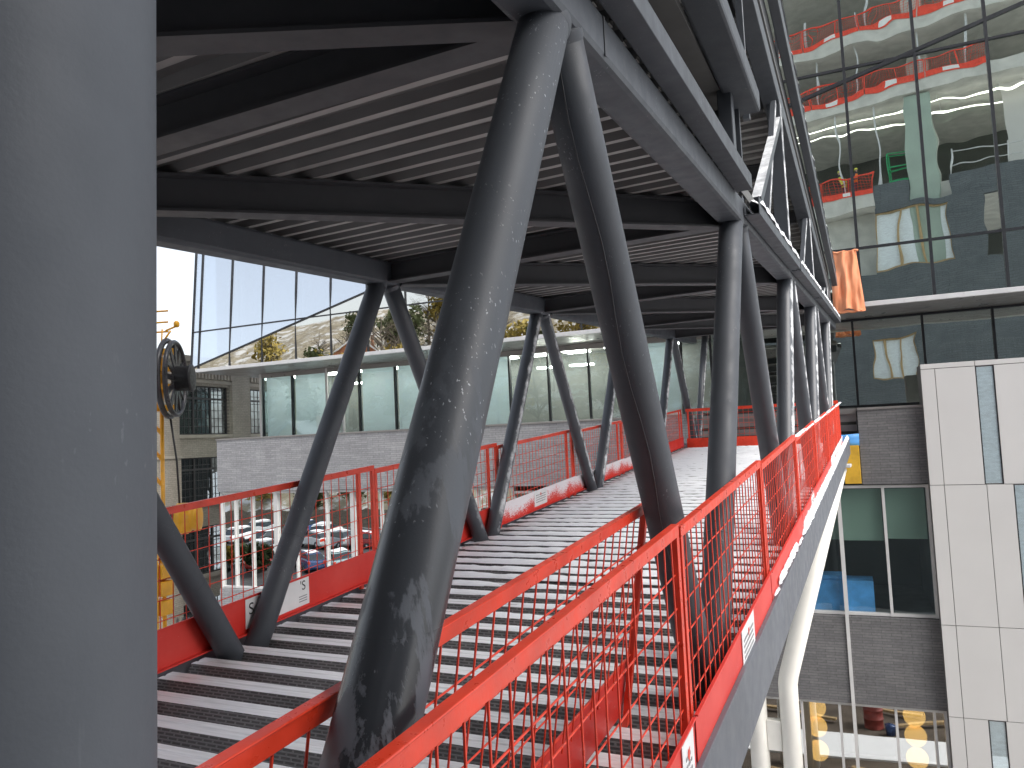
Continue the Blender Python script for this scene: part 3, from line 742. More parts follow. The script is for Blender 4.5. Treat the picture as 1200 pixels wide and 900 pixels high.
# side return of the overhang, roof, floor
m = MB(); fbox(m, 21.82, 21.80, -9, -1.3, 2.98, TOP); m.build('side_glazing', M['glass_sky'], gb)
m = MB(); fbox(m, 21.9, -8.6, -9, -2.9, 2.93, 2.97); fbox(m, 21.9, -8.6, -2.895, .10, 2.935, 2.975); m.build('soffit', M['soffit'], gb)
m = MB(); fbox(m, 21.95, -8.6, .03, .13, 2.9, 3.02); m.build('fascia_strip', M['fascia'], gb, .01)
for z in (7.4, 12.2):
    m = MB(); fbox(m, 21.6, -8.6, -9, -.5, z, z + .4); m.build('floor_slab', M['concrete_under'], gb)
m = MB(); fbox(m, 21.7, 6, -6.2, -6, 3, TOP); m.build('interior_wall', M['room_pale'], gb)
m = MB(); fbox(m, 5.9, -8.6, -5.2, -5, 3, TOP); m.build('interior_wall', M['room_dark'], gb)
m = MB(); fbox(m, 21.9, -8.6, -9.2, .1, TOP, TOP + .5); m.build('roof', M['fascia'], gb)
# a few columns and a window at the back of the left rooms, seen through the glass
for a, w in ((20.9, .25), (18.0, .18)):
    m = MB(); fbox(m, a, a - w, -2.0, -1.6, 3, 12.2); m.build('interior_column', M['fascia'], gb)
m = MB(); fbox(m, 15.6, 14.9, -5.99, -5.9, 4.9, 5.9); m.build('interior_screen', M['screen'], gb)

# recessed storey: glazing 2.6 m behind
rz0, rz1 = .42, 2.93
rm = [20.75, 19.3, 17.7, 16.25, 14.7, 13.2, 11.7, 10.2, 8.8, 7.4, 5.9, 4.4, 3.5, 2.0, .9, -.50, -2.27, -3.95, -5.6, -7.2]
lvl = MB(); lv2 = MB()
for a in rm: fbox(lvl, a + .03, a - .03, -2.66, -2.52, rz0, rz1)
fbox(lvl, 20.75, -7.2, -2.655, -2.53, rz1 - .06, rz1 - .002); fbox(lvl, 20.75, -7.2, -2.655, -2.53, rz0, rz0 + .06)
rf = lvl.build('storey_frame', M['mullion'], gb)
m = MB(); fbox(m, 20.7, 3.5, -2.52, -2.46, 2.76, 2.925); m.build('header', M['soffit'], gb)
for a0, a1 in zip(rm, rm[1:]):
    g_ = MB(); fbox(g_, a0 - .03, a1 + .03, -2.60, -2.584, rz0 + .06, rz1 - .06)
    g_.build('pane', M['glass_teal'] if a0 > 3.4 else M['glass_green'], rf)
for a in (20.75, 17.62, 16.9):
    m = MB(); fbox(m, a + .04, a - .04, -2.50, -2.44, rz0, rz1 - .01); m.build('white_jamb', M['mullion_white'], gb)
m = MB(); fbox(m, 20.75, 20.70, -9, -2.67, rz0, rz1); m.build('side_glazing', M['glass_teal'], gb)
for a0, a1 in ((19.25, 17.75), (16.2, 14.75), (14.65, 13.25), (13.1, 10.3), (5.8, 4.5), (20.65, 19.35)):
    m = MB(); fbox(m, a0, a1, -2.72, -2.70, rz0, rz1 - .02); m.build('roller_blind', M['blind'], gb)
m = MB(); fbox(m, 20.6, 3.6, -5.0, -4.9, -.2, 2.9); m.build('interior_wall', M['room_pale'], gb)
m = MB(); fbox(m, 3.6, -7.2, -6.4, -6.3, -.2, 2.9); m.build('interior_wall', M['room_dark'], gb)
m = MB(); fbox(m, 20.6, -7.2, -8, -2.70, .30, .40); m.build('interior_floor', M['floor_int'], gb)
for a0, a1 in ((20.4, 19.5), (18.9, 18.1), (17.4, 16.5), (15.9, 15.0), (14.4, 13.5), (12.9, 12.0), (11.4, 10.5), (10.0, 9.2), (8.6, 7.8), (7.1, 6.2), (5.6, 4.7)):
    m = MB(); fbox(m, a0, a1, -4.2, -3.4, 2.84, 2.88); m.build('ceiling_light', M['ceil_lamp'], gb)
for a0, a1 in ((17.3, 16.6), (9.6, 9.0), (8.4, 7.6)):
    m = MB(); fbox(m, a0, a1, -3.9, -3.6, 2.36, 2.41); m.build('pendant_light', M['ceil_lamp'], gb)
m = MB(); fbox(m, 17.0, 16.9, -4.88, -4.8, .42, 1.49); fbox(m, 17.1, 16.8, -4.88, -4.8, 1.5, 2.0); m.build('interior_stand', M['slate'], gb)
m = MB(); fbox(m, 6.9, 6.4, -4.89, -4.85, .42, 2.3); m.build('interior_door', M['blind'], gb)
# stair with white balusters behind the right hand glass
m = MB()
for i in range(16): fbox(m, -2.75 - .13 * i, -2.765 - .13 * i, -3.6, -3.585, .42, 2.1)
fbox(m, -2.75, -4.8, -3.62, -3.57, 2.1, 2.14)
m.beam(F(-3.6, -3.9, 1.0), F(-6.2, -3.9, 2.6), .05, .05); m.beam(F(-4.0, -4.2, 1.5), F(-6.2, -4.2, .5), .05, .05)
for i in range(14): p = F(-4.9 - .13 * i, -3.59, .42); m.tube(p, p + Vector((0, 0, 1.75 + .05 * i)), .008, n=6)
m.build('stair_balustrade', M['mullion_white'], gb)
m = MB(); fbox(m, -2.35, -2.75, -3.3, -2.9, .42, 2.9); m.build('interior_column', M['blind_green'], gb)

# grey brick bands
def brickbox(a0, a1, z0, z1, d0=-.6, d1=0., name='brick_band', mat='brick_grey'):
    o = bpy.data.objects.new(name, bpy.data.meshes.new(name)); COL.objects.link(o)
    a0, a1 = max(a0, a1), min(a0, a1)
    # object-space x runs along the facade so that the bond follows it
    w = a0 - a1; mm = MB(); mm.box(0, w, 0, d1 - d0, 0, z1 - z0)
    o.data.from_pydata(mm.v, [], mm.f); o.data.materials.append(M[mat])
    bm = bmesh.new(); bm.from_mesh(o.data); bmesh.ops.recalc_face_normals(bm, faces=bm.faces); bm.to_mesh(o.data); bm.free()
    o.parent = gb
    X = -FA; Y = -FN; p = F(a0, d1, z0) - ORG[gb.name]
    o.matrix_local = Matrix(((X.x, Y.x, 0, p.x), (X.y, Y.y, 0, p.y), (0, 0, 1, p.z), (0, 0, 0, 1)))
    return o
brickbox(20.65, 3.75, -1.45, .38, -2.4, mat='brick_grey_lit')
brickbox(-.42, -1.90, -1.57, .30, -2.4)
m = MB(); fbox(m, 20.68, 3.75, -2.5, .03, .383, .44); fbox(m, -.42, -1.9, -2.5, .03, .303, .36); m.build('coping', M['soffit'], gb, .005)
brickbox(20.65, 8.0, -7.0, -4.86, -.6, -.02, mat='brick_grey_lit')
brickbox(7.99, -1.90, -7.0, -4.86, -.6, -.02)
# grey bands, board and tarp in the bridge opening
m = MB(); fbox(m, 3.7, -.40, -.8, -.5, .02, .36); fbox(m, 3.7, -.40, -.75, -.45, -.22, -.06); fbox(m, 3.7, -.4, -.75, -.45, .22, .24); m.build('opening_cladding', M['soffit'], gb)
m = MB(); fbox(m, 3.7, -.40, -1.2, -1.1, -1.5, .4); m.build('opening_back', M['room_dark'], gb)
# lower windows: one frame per storey, the panes its sub-parts
def window_row(a_list, z0, z1, d, frame_mat, glass_of, wide=(), mw=.05, name='window'):
    l = MB()
    for a in a_list: w = .16 if a in wide else mw; fbox(l, a + w / 2, a - w / 2, d - .10, d + .05, z0, z1)
    fbox(l, max(a_list), min(a_list), d - .10, d + .03, z0, z0 + .07); fbox(l, max(a_list), min(a_list), d - .10, d + .03, z1 - .07, z1)
    fo = l.build(name, frame_mat, gb)
    for a0, a1 in zip(a_list, a_list[1:]):
        g_ = MB(); fbox(g_, a0 - mw / 2, a1 + mw / 2, d - .05, d - .034, z0 + .07, z1 - .07); g_.build('pane', glass_of(a0), fo)
    return fo
window_row([20.6, 19.98, 19.22, 18.17, 17.3, 16.05, 15.0, 13.9, 12.8, 11.6, 10.4, 9.2], -4.84, -1.47, -.15, M['mullion_white'], lambda a: M['glass_lot'], (18.17, 15.0))
window_row([9.2, 7.6, 6.0, 4.4, 2.9, 1.35, .15, -.87, -1.86], -4.84, -1.60, -.15, M['mullion_white'], lambda a: M['glass_dark'], (), .065)
m = MB(); fbox(m, .21, .13, -.02, .02, -10, -1.6); m.build('white_downpipe', M['mullion_white'], gb)
window_row([20.6, 18, 15.5, 13, 10.5, 8, 6, 4.2, 2.7, 1.4, .5, -.78, -1.62, -1.86], -10.0, -7.02, -.15, M['mullion_white'], lambda a: M['glass_ground'], (), .06)
# what stands behind the lower windows
m = MB(); fbox(m, 2.8, .18, -.30, -.28, -2.98, -1.70); fbox(m, .12, -.82, -.30, -.28, -3.0, -1.70); fbox(m, -.9, -1.8, -.30, -.28, -2.95, -1.70); m.build('roller_blind', M['blind_green'], gb)
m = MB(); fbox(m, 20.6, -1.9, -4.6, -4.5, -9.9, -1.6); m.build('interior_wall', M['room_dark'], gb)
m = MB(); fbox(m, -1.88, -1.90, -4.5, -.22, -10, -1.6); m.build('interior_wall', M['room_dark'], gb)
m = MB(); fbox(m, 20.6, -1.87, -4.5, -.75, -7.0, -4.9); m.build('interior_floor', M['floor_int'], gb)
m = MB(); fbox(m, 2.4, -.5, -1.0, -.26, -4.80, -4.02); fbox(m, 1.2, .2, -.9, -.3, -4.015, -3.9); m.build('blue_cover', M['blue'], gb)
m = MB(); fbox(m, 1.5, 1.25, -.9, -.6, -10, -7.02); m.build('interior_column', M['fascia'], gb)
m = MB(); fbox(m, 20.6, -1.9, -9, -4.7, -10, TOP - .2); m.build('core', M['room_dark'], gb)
# hanging lanterns behind the ground floor glass
for j, (a, zs) in enumerate(((1.12, (-7.5, -8.0, -8.62)), (-1.22, (-7.5, -8.0, -8.55)))):
    for i, z in enumerate(zs):
        t = thing('pendant_lamp', ['top', 'middle', 'lowest'][i] + ' round yellow lantern of the ' + ['left', 'right'][j] + ' string behind ground floor glass', 'lamp', tuple(F(a, -1.0, z)), 'round yellow lanterns behind the ground floor glass')
        m = MB(); c = F(a, -1.0, z)
        m.path([(c + Vector((0, 0, -.26 * math.cos(math.pi * k / 12))), max(.03, .26 * math.sin(math.pi * k / 12))) for k in range(13)], 24); m.build('shade', M['lamp'], t)
        m = MB(); m.tube(c + Vector((0, 0, .25)), c + Vector((0, 0, .42)), .012, n=6); m.build('cord', M['mullion'], t)

# orange tarp hung on the corner of the upper storey
t = MB(); nu, nv = 26, 40; vs = []
for j in range(nv + 1):
    for i in range(nu + 1):
        u = i / nu; v = j / nv
        a = -.05 - .62 * u - .12 * v * (u ** 2); z = 4.3 - 1.5 * v - .05 * math.sin(u * 9) * v
        d = .36 + .03 * math.sin(u * 17 + 4 * mnoise.noise(Vector((v * 2, u * 2, 5)))) + .035 * mnoise.noise(Vector((u * 11 + v * 3, v * 3.4, 8))) + .09 * mnoise.noise(Vector((u * 5 + v * 1.2, v * 2.2 - u, 1))) + .10 * math.sin(u * math.pi)
        vs.append(F(a, d, z))
for j in range(nv + 1):
    for i in range(nu + 1): vs.append(vs[j * (nu + 1) + i] - FN * .03)
n1 = (nu + 1) * (nv + 1)
fs = []
for j in range(nv):
    for i in range(nu):
        q = (j * (nu + 1) + i, j * (nu + 1) + i + 1, (j + 1) * (nu + 1) + i + 1, (j + 1) * (nu + 1) + i); fs.append(q); fs.append(tuple(x + n1 for x in reversed(q)))
t.add(vs, fs, 0, True)
for z, r_ in ((4.3, .03), (2.78, .035)): t.path([(F(-.04 - .68 * k / 8, .38 + .02 * math.sin(k), z + .015 * math.sin(k * 2)), r_) for k in range(9)], 8)
tag(t.build('tarpaulin', M['orange']), 'crumpled orange tarpaulin hanging on the glass beside the bridge roof end', 'tarpaulin')
m = MB(); fbox(m, -.02, -.40, .02, .10, -1.54, -.58)
tag(m.build('yellow_board', M['yellow_board'], None, .01), 'weathered yellow board leaning under the bridge end next to dark brick', 'board')
m = MB(); vs = []
for i in range(13):
    for j in range(4): vs.append(F(3.5 - 3.92 * i / 12, .0 + .04 * math.sin(i * 2.1 + j), -.60 + .10 * j + .015 * math.sin(i * 1.7)))
m.add(vs, [(i * 4 + j, i * 4 + j + 1, (i + 1) * 4 + j + 1, (i + 1) * 4 + j) for i in range(12) for j in range(3)], 0, True)
o = m.build('blue_sheet', M['blue']); so = o.modifiers.new('thick', 'SOLIDIFY'); so.thickness = .03
tag(o, 'bright blue plastic sheet rolled along the sill at the far end of the bridge', 'plastic sheet')

# pale panel building on the right
pb = thing('panel_building', 'pale warm grey metal panel building with narrow strip windows on the right', 'building', tuple(F(-5, 0, GROUND)))
DP = .25
holes = [(-3.05, -3.43, -1.56, 1.2), (-3.62, -4.15, -4.55, -1.64), (-2.70, -3.05, -9.4, -7.06)]
xs = sorted({-1.89, -2.20, -9.0, -3.05, -3.43, -3.62, -4.15, -2.70, -3.05, -4.55, -5.9, -7.4}, reverse=True)
# panels: each storey is a row of boxes separated by 14 mm joints
rows = {(1.215, 1.33): [-1.89, -3.05, -4.1, -5.6, -7.2, -9], (-1.59, 1.20): [-1.89, -2.20, -3.05, -3.43, -4.10, -5.0, -5.9, -7.4, -9], (-4.90, -1.605): [-1.89, -2.20, -3.08, -3.62, -4.15, -5.2, -6.4, -9], (-7.03, -4.915): [-1.89, -2.20, -3.08, -4.15, -5.2, -6.4, -9], (-10, -7.045): [-1.89, -2.20, -2.70, -3.05, -4.15, -5.2, -6.4, -9]}
m = MB(); win = []
for (z0, z1), al in rows.items():
    for a0, a1 in zip(al, al[1:]):
        if any(abs(a0 - h[0]) < .02 and abs(a1 - h[1]) < .02 and z0 > h[2] - 1 and z1 < h[3] + 1 for h in holes): win.append((a0, a1, z0, z1)); continue
        fbox(m, a0 - .007, a1 + .007, DP - .03, DP, z0, z1)
m.build('cladding_panels', M['panel'], pb, .003)
m = MB(); fbox(m, -1.895, -9, -.7, DP - .032, -10, 1.325); m.build('backing_wall', M['seam'], pb)
for a0, a1, z0, z1 in win:
    m = MB(); [fbox(m, x0_, x1_, DP - .031, DP - .008, z0, z1) for x0_, x1_ in ((a0 - .008, a0 - .02), (a1 + .02, a1 + .008))]; f_ = m.build('strip_window', M['mullion'], pb)
    g_ = MB(); fbox(g_, a0 - .02, a1 + .02, DP - .0145, DP - .01, z0 + .02, z1 - .02); g_.build('pane', M['glass_clear'], f_)
    g_ = MB(); fbox(g_, a0 - .02, a1 + .02, DP - .0305, DP - .026, z0 + .02, z1 - .02); g_.build('sheet', M['plastic'], f_)  # pale sheet added behind the glass, standing in for its grey reflection

# ------------------------------------------------------------------ old brick building, far left
BQ = Vector((-25.7, 25.2, 0)); BD = Vector((-.111, .9938, 0)); BN = Vector((.9938, .111, 0))
ob = thing('brick_building', 'old beige painted brick building with black sash windows and dentil cornice, at left', 'building', tuple(BQ + Vector((-5, 0, GROUND))))
def bo(name, mb_local, mat, parent=ob):     # parts drawn in (out, along, up) then placed
    me = bpy.data.meshes.new(name); me.from_pydata([tuple(v) for v in mb_local.v], [], mb_local.f)
    me.materials.append(mat); bm = bmesh.new(); bm.from_mesh(me); bmesh.ops.recalc_face_normals(bm, faces=bm.faces); bm.to_mesh(me); bm.free()
    o = bpy.data.objects.new(name, me); COL.objects.link(o); o.parent = parent
    if parent == ob:
        p = BQ - Vector(ob.location)
        o.matrix_local = Matrix(((BN.x, BD.x, 0, p.x), (BN.y, BD.y, 0, p.y), (0, 0, 1, p.z), (0, 0, 0, 1)))
    return o
wz = [(.72, 2.75), (-2.1, -.22), (-5.0, -3.05), (-8.0, -6.0)]
def wall_with_holes(t0, t1, z0, z1, hs, out0, out1):
    m = MB(); zs = sorted({z0, z1} | {z for h in hs for z in h[2:]}); ts = sorted({t0, t1} | {t for h in hs for t in h[:2]})
    for za, zb_ in zip(zs, zs[1:]):
        for ta, tb in zip(ts, ts[1:]):
            tm, zm = (ta + tb) / 2, (za + zb_) / 2
            if any(h[0] < tm < h[1] and h[2] < zm < h[3] for h in hs): continue
            m.box(out0, out1, ta, tb, za, zb_)
    return m
hs = [(-3.05, 0., a, b) for a, b in wz] + [(1.4, 4.5, a, b) for a, b in wz] + [(-7.4, -4.4, a, b) for a, b in wz[:0]]
bo('wall', wall_with_holes(-3.12, 9, GROUND, 3.72, hs, -.4, 0), M['brick_beige'])
m = MB(); m.box(-.4, .22, -4.9, -3.14, GROUND, -.22); m.box(-.4, .16, -4.9, -3.14, -.19, 3.72); bo('pier_wall', m, M['brick_beige'])
m = MB(); m.box(-.4, .27, -4.9, -3.13, -.215, -.10); bo('ledge', m, M['beige'])
m = MB(); m.box(.003, .10, .10, 1.30, GROUND, 3.3); bo('pilaster', m, M['brick_beige'])
m = MB(); m.box(-.4, .12, -3.13, 9, 3.725, 3.95); m.box(-.4, .27, -4.95, -3.135, 3.725, 3.95); m.box(.003, .06, -3.12, 9, 2.86, 3.0); bo('cornice', m, M['beige'])
m = MB()
for i in range(60):
    tt = -3.0 + .2 * i
    if not (.05 < tt < 1.3): m.box(.003, .14, tt, tt + .1, 3.05, 3.38)
m.box(.003, .05, -3.1, .045, 3.385, 3.44); m.box(.003, .05, 1.305, 9, 3.385, 3.44); m.box(.003, .04, -3.1, 9, 3.381, 3.384); bo('dentils', m, M['beige'])
m = MB(); m.box(-14, -.41, -4.9, 9, GROUND, 3.5); bo('body', m, M['beige'])
for a, b in wz:
    for t0 in (-3.05, 1.4):
        t1 = t0 + 3.05 if t0 < 0 else t0 + 3.1
        m = MB(); m.box(-.2, .08, t0 - .1, t1 + .1, a - .14, a - .003); bo('sill', m, M['beige'])
        m = MB()
        for i in range(4): tt = t0 + (t1 - t0) * i / 3; m.box(-.22, -.12, max(t0, tt - .045), min(t1, tt + .045), a, b)
        for zz in (a, b): m.box(-.225, -.12, t0, t1, max(a, zz - .05), min(b, zz + .05))
        m.box(-.225, -.115, t0, t1, a + (b - a) * .74 - .04, a + (b - a) * .74 + .04)
        for i in range(1, 12): tt = t0 + (t1 - t0) * i / 12; m.box(-.19, -.15, tt - .012, tt + .012, a, b)
        for i in range(1, 6): zz = a + (b - a) * i / 6; m.box(-.195, -.155, t0, t1, zz - .012, zz + .012)
        w_ = bo('window', m, M['winframe'])
        m = MB(); m.box(-.18, -.165, t0, t1, a, b); bo('pane', m, M['glass_old'], w_)
# small floodlight between the storeys
t = thing('wall_lamp', 'small grey floodlight on the beige brick wall between two window rows', 'lamp', tuple(BQ + BD * -.3 + BN * .2 + Vector((0, 0, .25))))
c = Vector(t.location)
m = MB(); m.tube(c - BN * .2, c + BN * .02, .03, n=10); m.build('bracket', M['seam'], t)
m = MB(); m.path([(c + BN * .02, .05), (c + BN * .08 - BD * .06, .11), (c + BN * .12 - BD * .20, .10)], 14); m.build('lamp_head', M['soffit'], t)

# ------------------------------------------------------------------ cable hoist on the left
hp = Vector((-7.95, 6.80, 0)); hx = Vector((.88, .47, 0)).normalized(); hy = Vector((-.47, .88, 0))
ho = thing('cable_hoist', 'yellow hoist mast with black spoked cable reel and yellow drum beside the big column', 'hoist', (hp.x, hp.y, GROUND))
m = MB(); b_ = hp - hx * .12
for dx, dy in ((-.12, -.12), (.12, -.12), (.12, .12), (-.12, .12)):
    m.tube(b_ + hx * dx - hx * .12 + hy * dy + Vector((0, 0, GROUND)), b_ + hx * dx - hx * .12 + hy * dy + Vector((0, 0, 1.2)), .025, n=8)
z = GROUND
while z < 1.0:
    m.beam(b_ - hx * .24 - hy * .12 + Vector((0, 0, z)), b_ - hy * .12 + Vector((0, 0, z + .3)), .03, .03, (0, 1, 0)); m.beam(b_ - hx * .24 + hy * .12 + Vector((0, 0, z + .3)), b_ + hy * .12 + Vector((0, 0, z)), .03, .03, (0, 1, 0)); z += .32
m.build('mast', M['yellow'], ho)
cz = .92; cc = hp + hx * .05 + Vector((0, 0, cz)); ax = Vector((.83, .555, 0)).normalized(); e2 = Vector((0, 0, 1)); e1 = ax.cross(e2).normalized()
def ring(m, c, r, tr_, n=48, k=8):
    m_pts = [(c + e1 * r * math.cos(2 * math.pi * i / n) + e2 * r * math.sin(2 * math.pi * i / n), tr_) for i in range(n + 1)]
    m.path(m_pts, k, False)
m = MB(); ring(m, cc - ax * .03, .47, .035); ring(m, cc + ax * .05, .45, .03)
reel = m.build('reel', M['rim_steel'], ho)
m = MB()
for i in range(12):
    an = 2 * math.pi * i / 12; d = e1 * math.cos(an) + e2 * math.sin(an); m.beam(cc + ax * .06 + d * .12, cc + ax * .04 + d * .46, .07, .02, tuple(ax))
m.build('spokes', M['rim_steel'], reel)
m = MB(); m.lathe(cc, ax, [(.02, .10), (.05, .15), (.06, .155), (.22, .155), (.225, .17), (.25, .17), (.255, .13), (.255, .02)], 32); m.build('hub_drum', M['rubber'], reel)
for dz in (.34, .13, -.10, -.36):
    m = MB(); p = cc + Vector((0, 0, dz)) - ax * .10 - e1 * .02; m.beam(p - ax * .12, p + ax * .14, .12, .075); m.build('bracket', M['yellow'], ho, .008)
m = MB(); m.beam(cc - ax * .18 + Vector((0, 0, -.3)), cc - ax * .18 + Vector((0, 0, .3)), .14, .10, (0, 1, 0)); m.build('bracket_plate', M['yellow'], ho, .01)
m = MB(); m.tube(cc + Vector((0, 0, .45)) - ax * .1, cc + Vector((0, 0, .6)), .012, n=6); m.tube(cc + Vector((0, 0, .6)) - ax * .06, cc + Vector((0, 0, .66)) + ax * .08, .012, n=6); m.lathe(cc + Vector((0, 0, .64)) + ax * .07, (0, 0, 1), [(0, .02), (.02, .035), (.06, .035), (.08, .015)], 10); m.tube(cc - ax * .12 + Vector((0, 0, .3)), cc - ax * .1 + Vector((0, 0, .62)), .01, n=6); m.build('rope_guide', M['yellow'], ho)
m = MB(); m.path([(cc - ax * .02 + Vector((0, 0, -.47)) - e1 * .0, .012), (hp + hx * .10 + Vector((0, 0, -.1)), .012), (hp + hx * .13 + Vector((0, 0, -.72)), .012)], 8); m.build('rope', M['rubber'], ho)
c2 = hp + hx * .08 + Vector((0, 0, -.80))
m = MB(); m.lathe(c2 - ax * .12, ax, [(0, .12), (.02, .15), (.12, .15), (.14, .17)], 28); m.build('motor_coupling', M['rubber'], ho)
m = MB(); m.lathe(c2 + ax * .02, ax, [(0, .19), (.12, .19), (.125, .165), (.15, .165), (.155, .15), (.20, .15), (.205, .16), (.26, .16), (.265, .14), (.265, .02)], 28); m.build('drum_motor', M['yellow'], ho)
m = MB(); m.beam(c2 + Vector((0, 0, -.16)) - hx * .05, c2 + Vector((0, 0, -.42)) - hx * .02, .08, .06, (0, 1, 0)); m.build('hook_block', M['yellow'], ho, .01)
for z, w in ((-1.42, .24), (-1.62, .22), (-1.85, .20)):
    m = MB(); p = hp + hx * .0 + Vector((0, 0, z)); m.beam(p - hx * .1 + Vector((0, 0, -.09)), p - hx * .1 + Vector((0, 0, .09)), w, .18, (0, 1, 0)); m.build('control_box', M['yellow'], ho, .015)
m = MB(); m.path([(hp + hx * (.06 + .02 * k / 8) + hy * .06 * math.cos(k * .785) + Vector((0, 0, -2.05 + .06 * math.sin(k * .785))) + hx * .006 * k, .008) for k in range(40)], 6); m.build('cable_coil', M['seam'], ho)
for z in (1.5, 1.62, 1.76):
    m = MB(); m.tube(hp - hx * .3 + Vector((0, 0, z)), hp + hx * .02 + Vector((0, 0, z + .01)), .012, n=6); m.build('mast_rung', M['yellow'], ho)

# ------------------------------------------------------------------ building under construction behind the viewer (seen mirrored in the glass)
CO = Vector((-.265, -3.53, 0)); CU = Vector((.96877, .24797, 0)); CN = Vector((-.24797, .96877, 0))   # CN faces the glass
cb = thing('concrete_building', 'raw concrete building under construction with open slab edges, mirrored in green glass', 'building', tuple(CO + Vector((5, -6, GROUND))))
def C(u, d, z): return CO + CU * u + CN * d + Vector((0, 0, z))
def cbox(m, u0, u1, d0, d1, z0, z1, mi=0): return m.box(u0, u1, d0, d1, z0, z1, mi, fn=lambda u, d, z: C(u, d, z))
slabs = [(11.62, 12.35, -6, 2.8), (17.3, 17.9, -6, 15), (20.8, 21.5, -6, 15), (26, 26.6, -6, 15)]
for z0, z1, u0, u1 in slabs:
    m = MB(); cbox(m, u0, u1, -10, 0, z0, z1); m.build('slab', M['concrete'], cb)
m = MB(); cbox(m, 2.8, 15, -10, -.4, 11.5, 12.3); m.build('slab', M['concrete'], cb)
m = MB(); cbox(m, -6, 15, -10.4, -10, 0, 28); m.build('back_wall', M['room_dark'], cb)
for u in (-5, 4.6, 12.5):
    for z0, z1 in ((12.35, 17.3), (17.9, 20.8), (21.5, 26)):
        m = MB(); cbox(m, u, u + .9, -4, -3.1, z0, z1); m.build('column', M['concrete'], cb)
m = MB(); cbox(m, 9.0, 15, -2.2, -2.0, 12.31, 17.3); m.build('pale_wall', M['panel'], cb)
for u, z0, z1 in ((-.1, 21.5, 23.2), (2.6, 21.5, 23.0), (3.1, 21.5, 26), (7.5, 17.9, 20.8), (2.2, 17.9, 20.8), (5.4, 17.9, 20.8), (0.3, 17.9, 20.8), (3.0, 12.35, 17.3), (1.1, 12.35, 17.3)):
    m = MB(); cbox(m, u, u + .09, -.5, -.41, z0, z1); m.build('shoring_prop', M['bright_steel'], cb)
m = MB()
for d in (-1.4, -3.0): cbox(m, -4, 12, d - .06, d, 16.9, 16.96)
m.build('strip_light', M['strip_lamp'], cb)
m = MB()
for u in (-3, 0, 3, 6, 9):
    for d in (-1.43, -3.03): m.tube(C(u, d, 16.96), C(u, d, 17.3), .01, n=6)
m.build('light_hanger', M['bright_steel'], cb)
# slate clad storey with window openings behind plastic
m = MB()
H = [(2.75, 6.1, 8.15, 11.2), (7.75, 8.55, 8.05, 11.2), (2.35, 4.6, 2.3, 4.97), (9.6, 13, 8.1, 11.0)]
zs = sorted({-10, 11.49} | {z for h in H for z in h[2:]}); us = sorted({-6, 15} | {u for h in H for u in h[:2]})
for za, zb_ in zip(zs, zs[1:]):
    for ua, ub in zip(us, us[1:]):
        if any(h[0] < (ua + ub) / 2 < h[1] and h[2] < (za + zb_) / 2 < h[3] for h in H): continue
        if ub <= 2.76 and za > 5: continue
        cbox(m, ua, ub, -.3, 0, za, zb_)
cbox(m, 2.8, 4.5, -.3, -.02, 11.495, 12.75); cbox(m, 6.3, 15, -.3, -.02, 11.495, 12.5)
m.build('slate_wall', M['slate'], cb)
m = MB(); cbox(m, -6, 2.75, -1.6, -1.3, 5, 11.6); m.build('set_back_wall', M['concrete'], cb)
m = MB(); cbox(m, 4.55, 5.8, -.6, -.2, 5, 17.2); m.build('pale_column', M['pale_green'], cb)
for i, h in enumerate(H):
    if i == 1: continue
    fr_ = MB(); n = 3
    for k in range(n + 1): u = h[0] + (h[1] - h[0]) * k / n; cbox(fr_, max(h[0], u - .05), min(h[1], u + .05), -.2, -.1, h[2], h[3])
    cbox(fr_, h[0], h[1], -.205, -.105, h[2], h[2] + .09); cbox(fr_, h[0], h[1], -.205, -.105, h[3] - .09, h[3])
    w_ = fr_.build('timber_window', M['wood'], cb)
    p_ = MB(); cbox(p_, h[0], h[1], -.24, -.21, h[2], h[3]); p_.build('plastic_sheet', M['plastic'], w_)
# red mesh edge protection, one thing per stretch
def edge_rail(u0, u1, z, label):
    t = thing('edge_guardrail', label, 'guardrail', tuple(C((u0 + u1) / 2, -.05, z)), 'red mesh edge rails on the concrete slabs')
    m = MB(); cbox(m, u0, u1, -.03, 0.02, z + 1.02, z + 1.09); m.build('top_rail', M['red'], t)
    for u in (u0, (u0 + u1) / 2, u1 - .05): m = MB(); cbox(m, u, u + .05, -.02, .01, z, z + 1.02); m.build('post', M['red'], t)
    m = MB(); n = int((u1 - u0) / .14)
    for i in range(n): u = u0 + (u1 - u0) * i / n; m.tube(C(u, 0, z + .25), C(u, 0, z + 1.03), .008, n=4)
    for k in range(5): m.tube(C(u0, 0, z + .35 + .14 * k), C(u1, 0, z + .35 + .14 * k), .008, n=4)
    m.build('wire_mesh', M['red'], t)
    m = MB(); cbox(m, u0, u1, .021, .035, z - .05, z + .28); m.build('toe_board', M['red'], t)
    m = MB(); cbox(m, u0 + .9, u0 + 1.45, .036, .045, z + .02, z + .24); m.build('sign', M['signboard'], t)
for k in range(4):
    edge_rail(-3 + 2.9 * k, -3 + 2.9 * k + 2.85, 21.5, f'{ords[k]} red edge rail from left on upper concrete slab, mirrored in green glass')
    edge_rail(-3 + 2.9 * k, -3 + 2.9 * k + 2.85, 17.9, f'{ords[k]} red edge rail from left on middle concrete slab, mirrored in green glass')
edge_rail(-2.6, .1, 12.35, 'red edge rail on lowest open slab beside the bridge roof, mirrored in green glass')
edge_rail(.15, 2.8, 12.35, 'red edge rail in front of the workers on lowest slab, mirrored in green glass')
t = thing('handrail', 'galvanised scaffold handrail on the slate wall top, mirrored in the green glass', 'handrail', tuple(C(8, -.2, 12.5)))
m = MB()
for z in (13.0, 13.65): m.tube(C(6.4, -.15, z), C(15, -.15, z), .035, n=8)
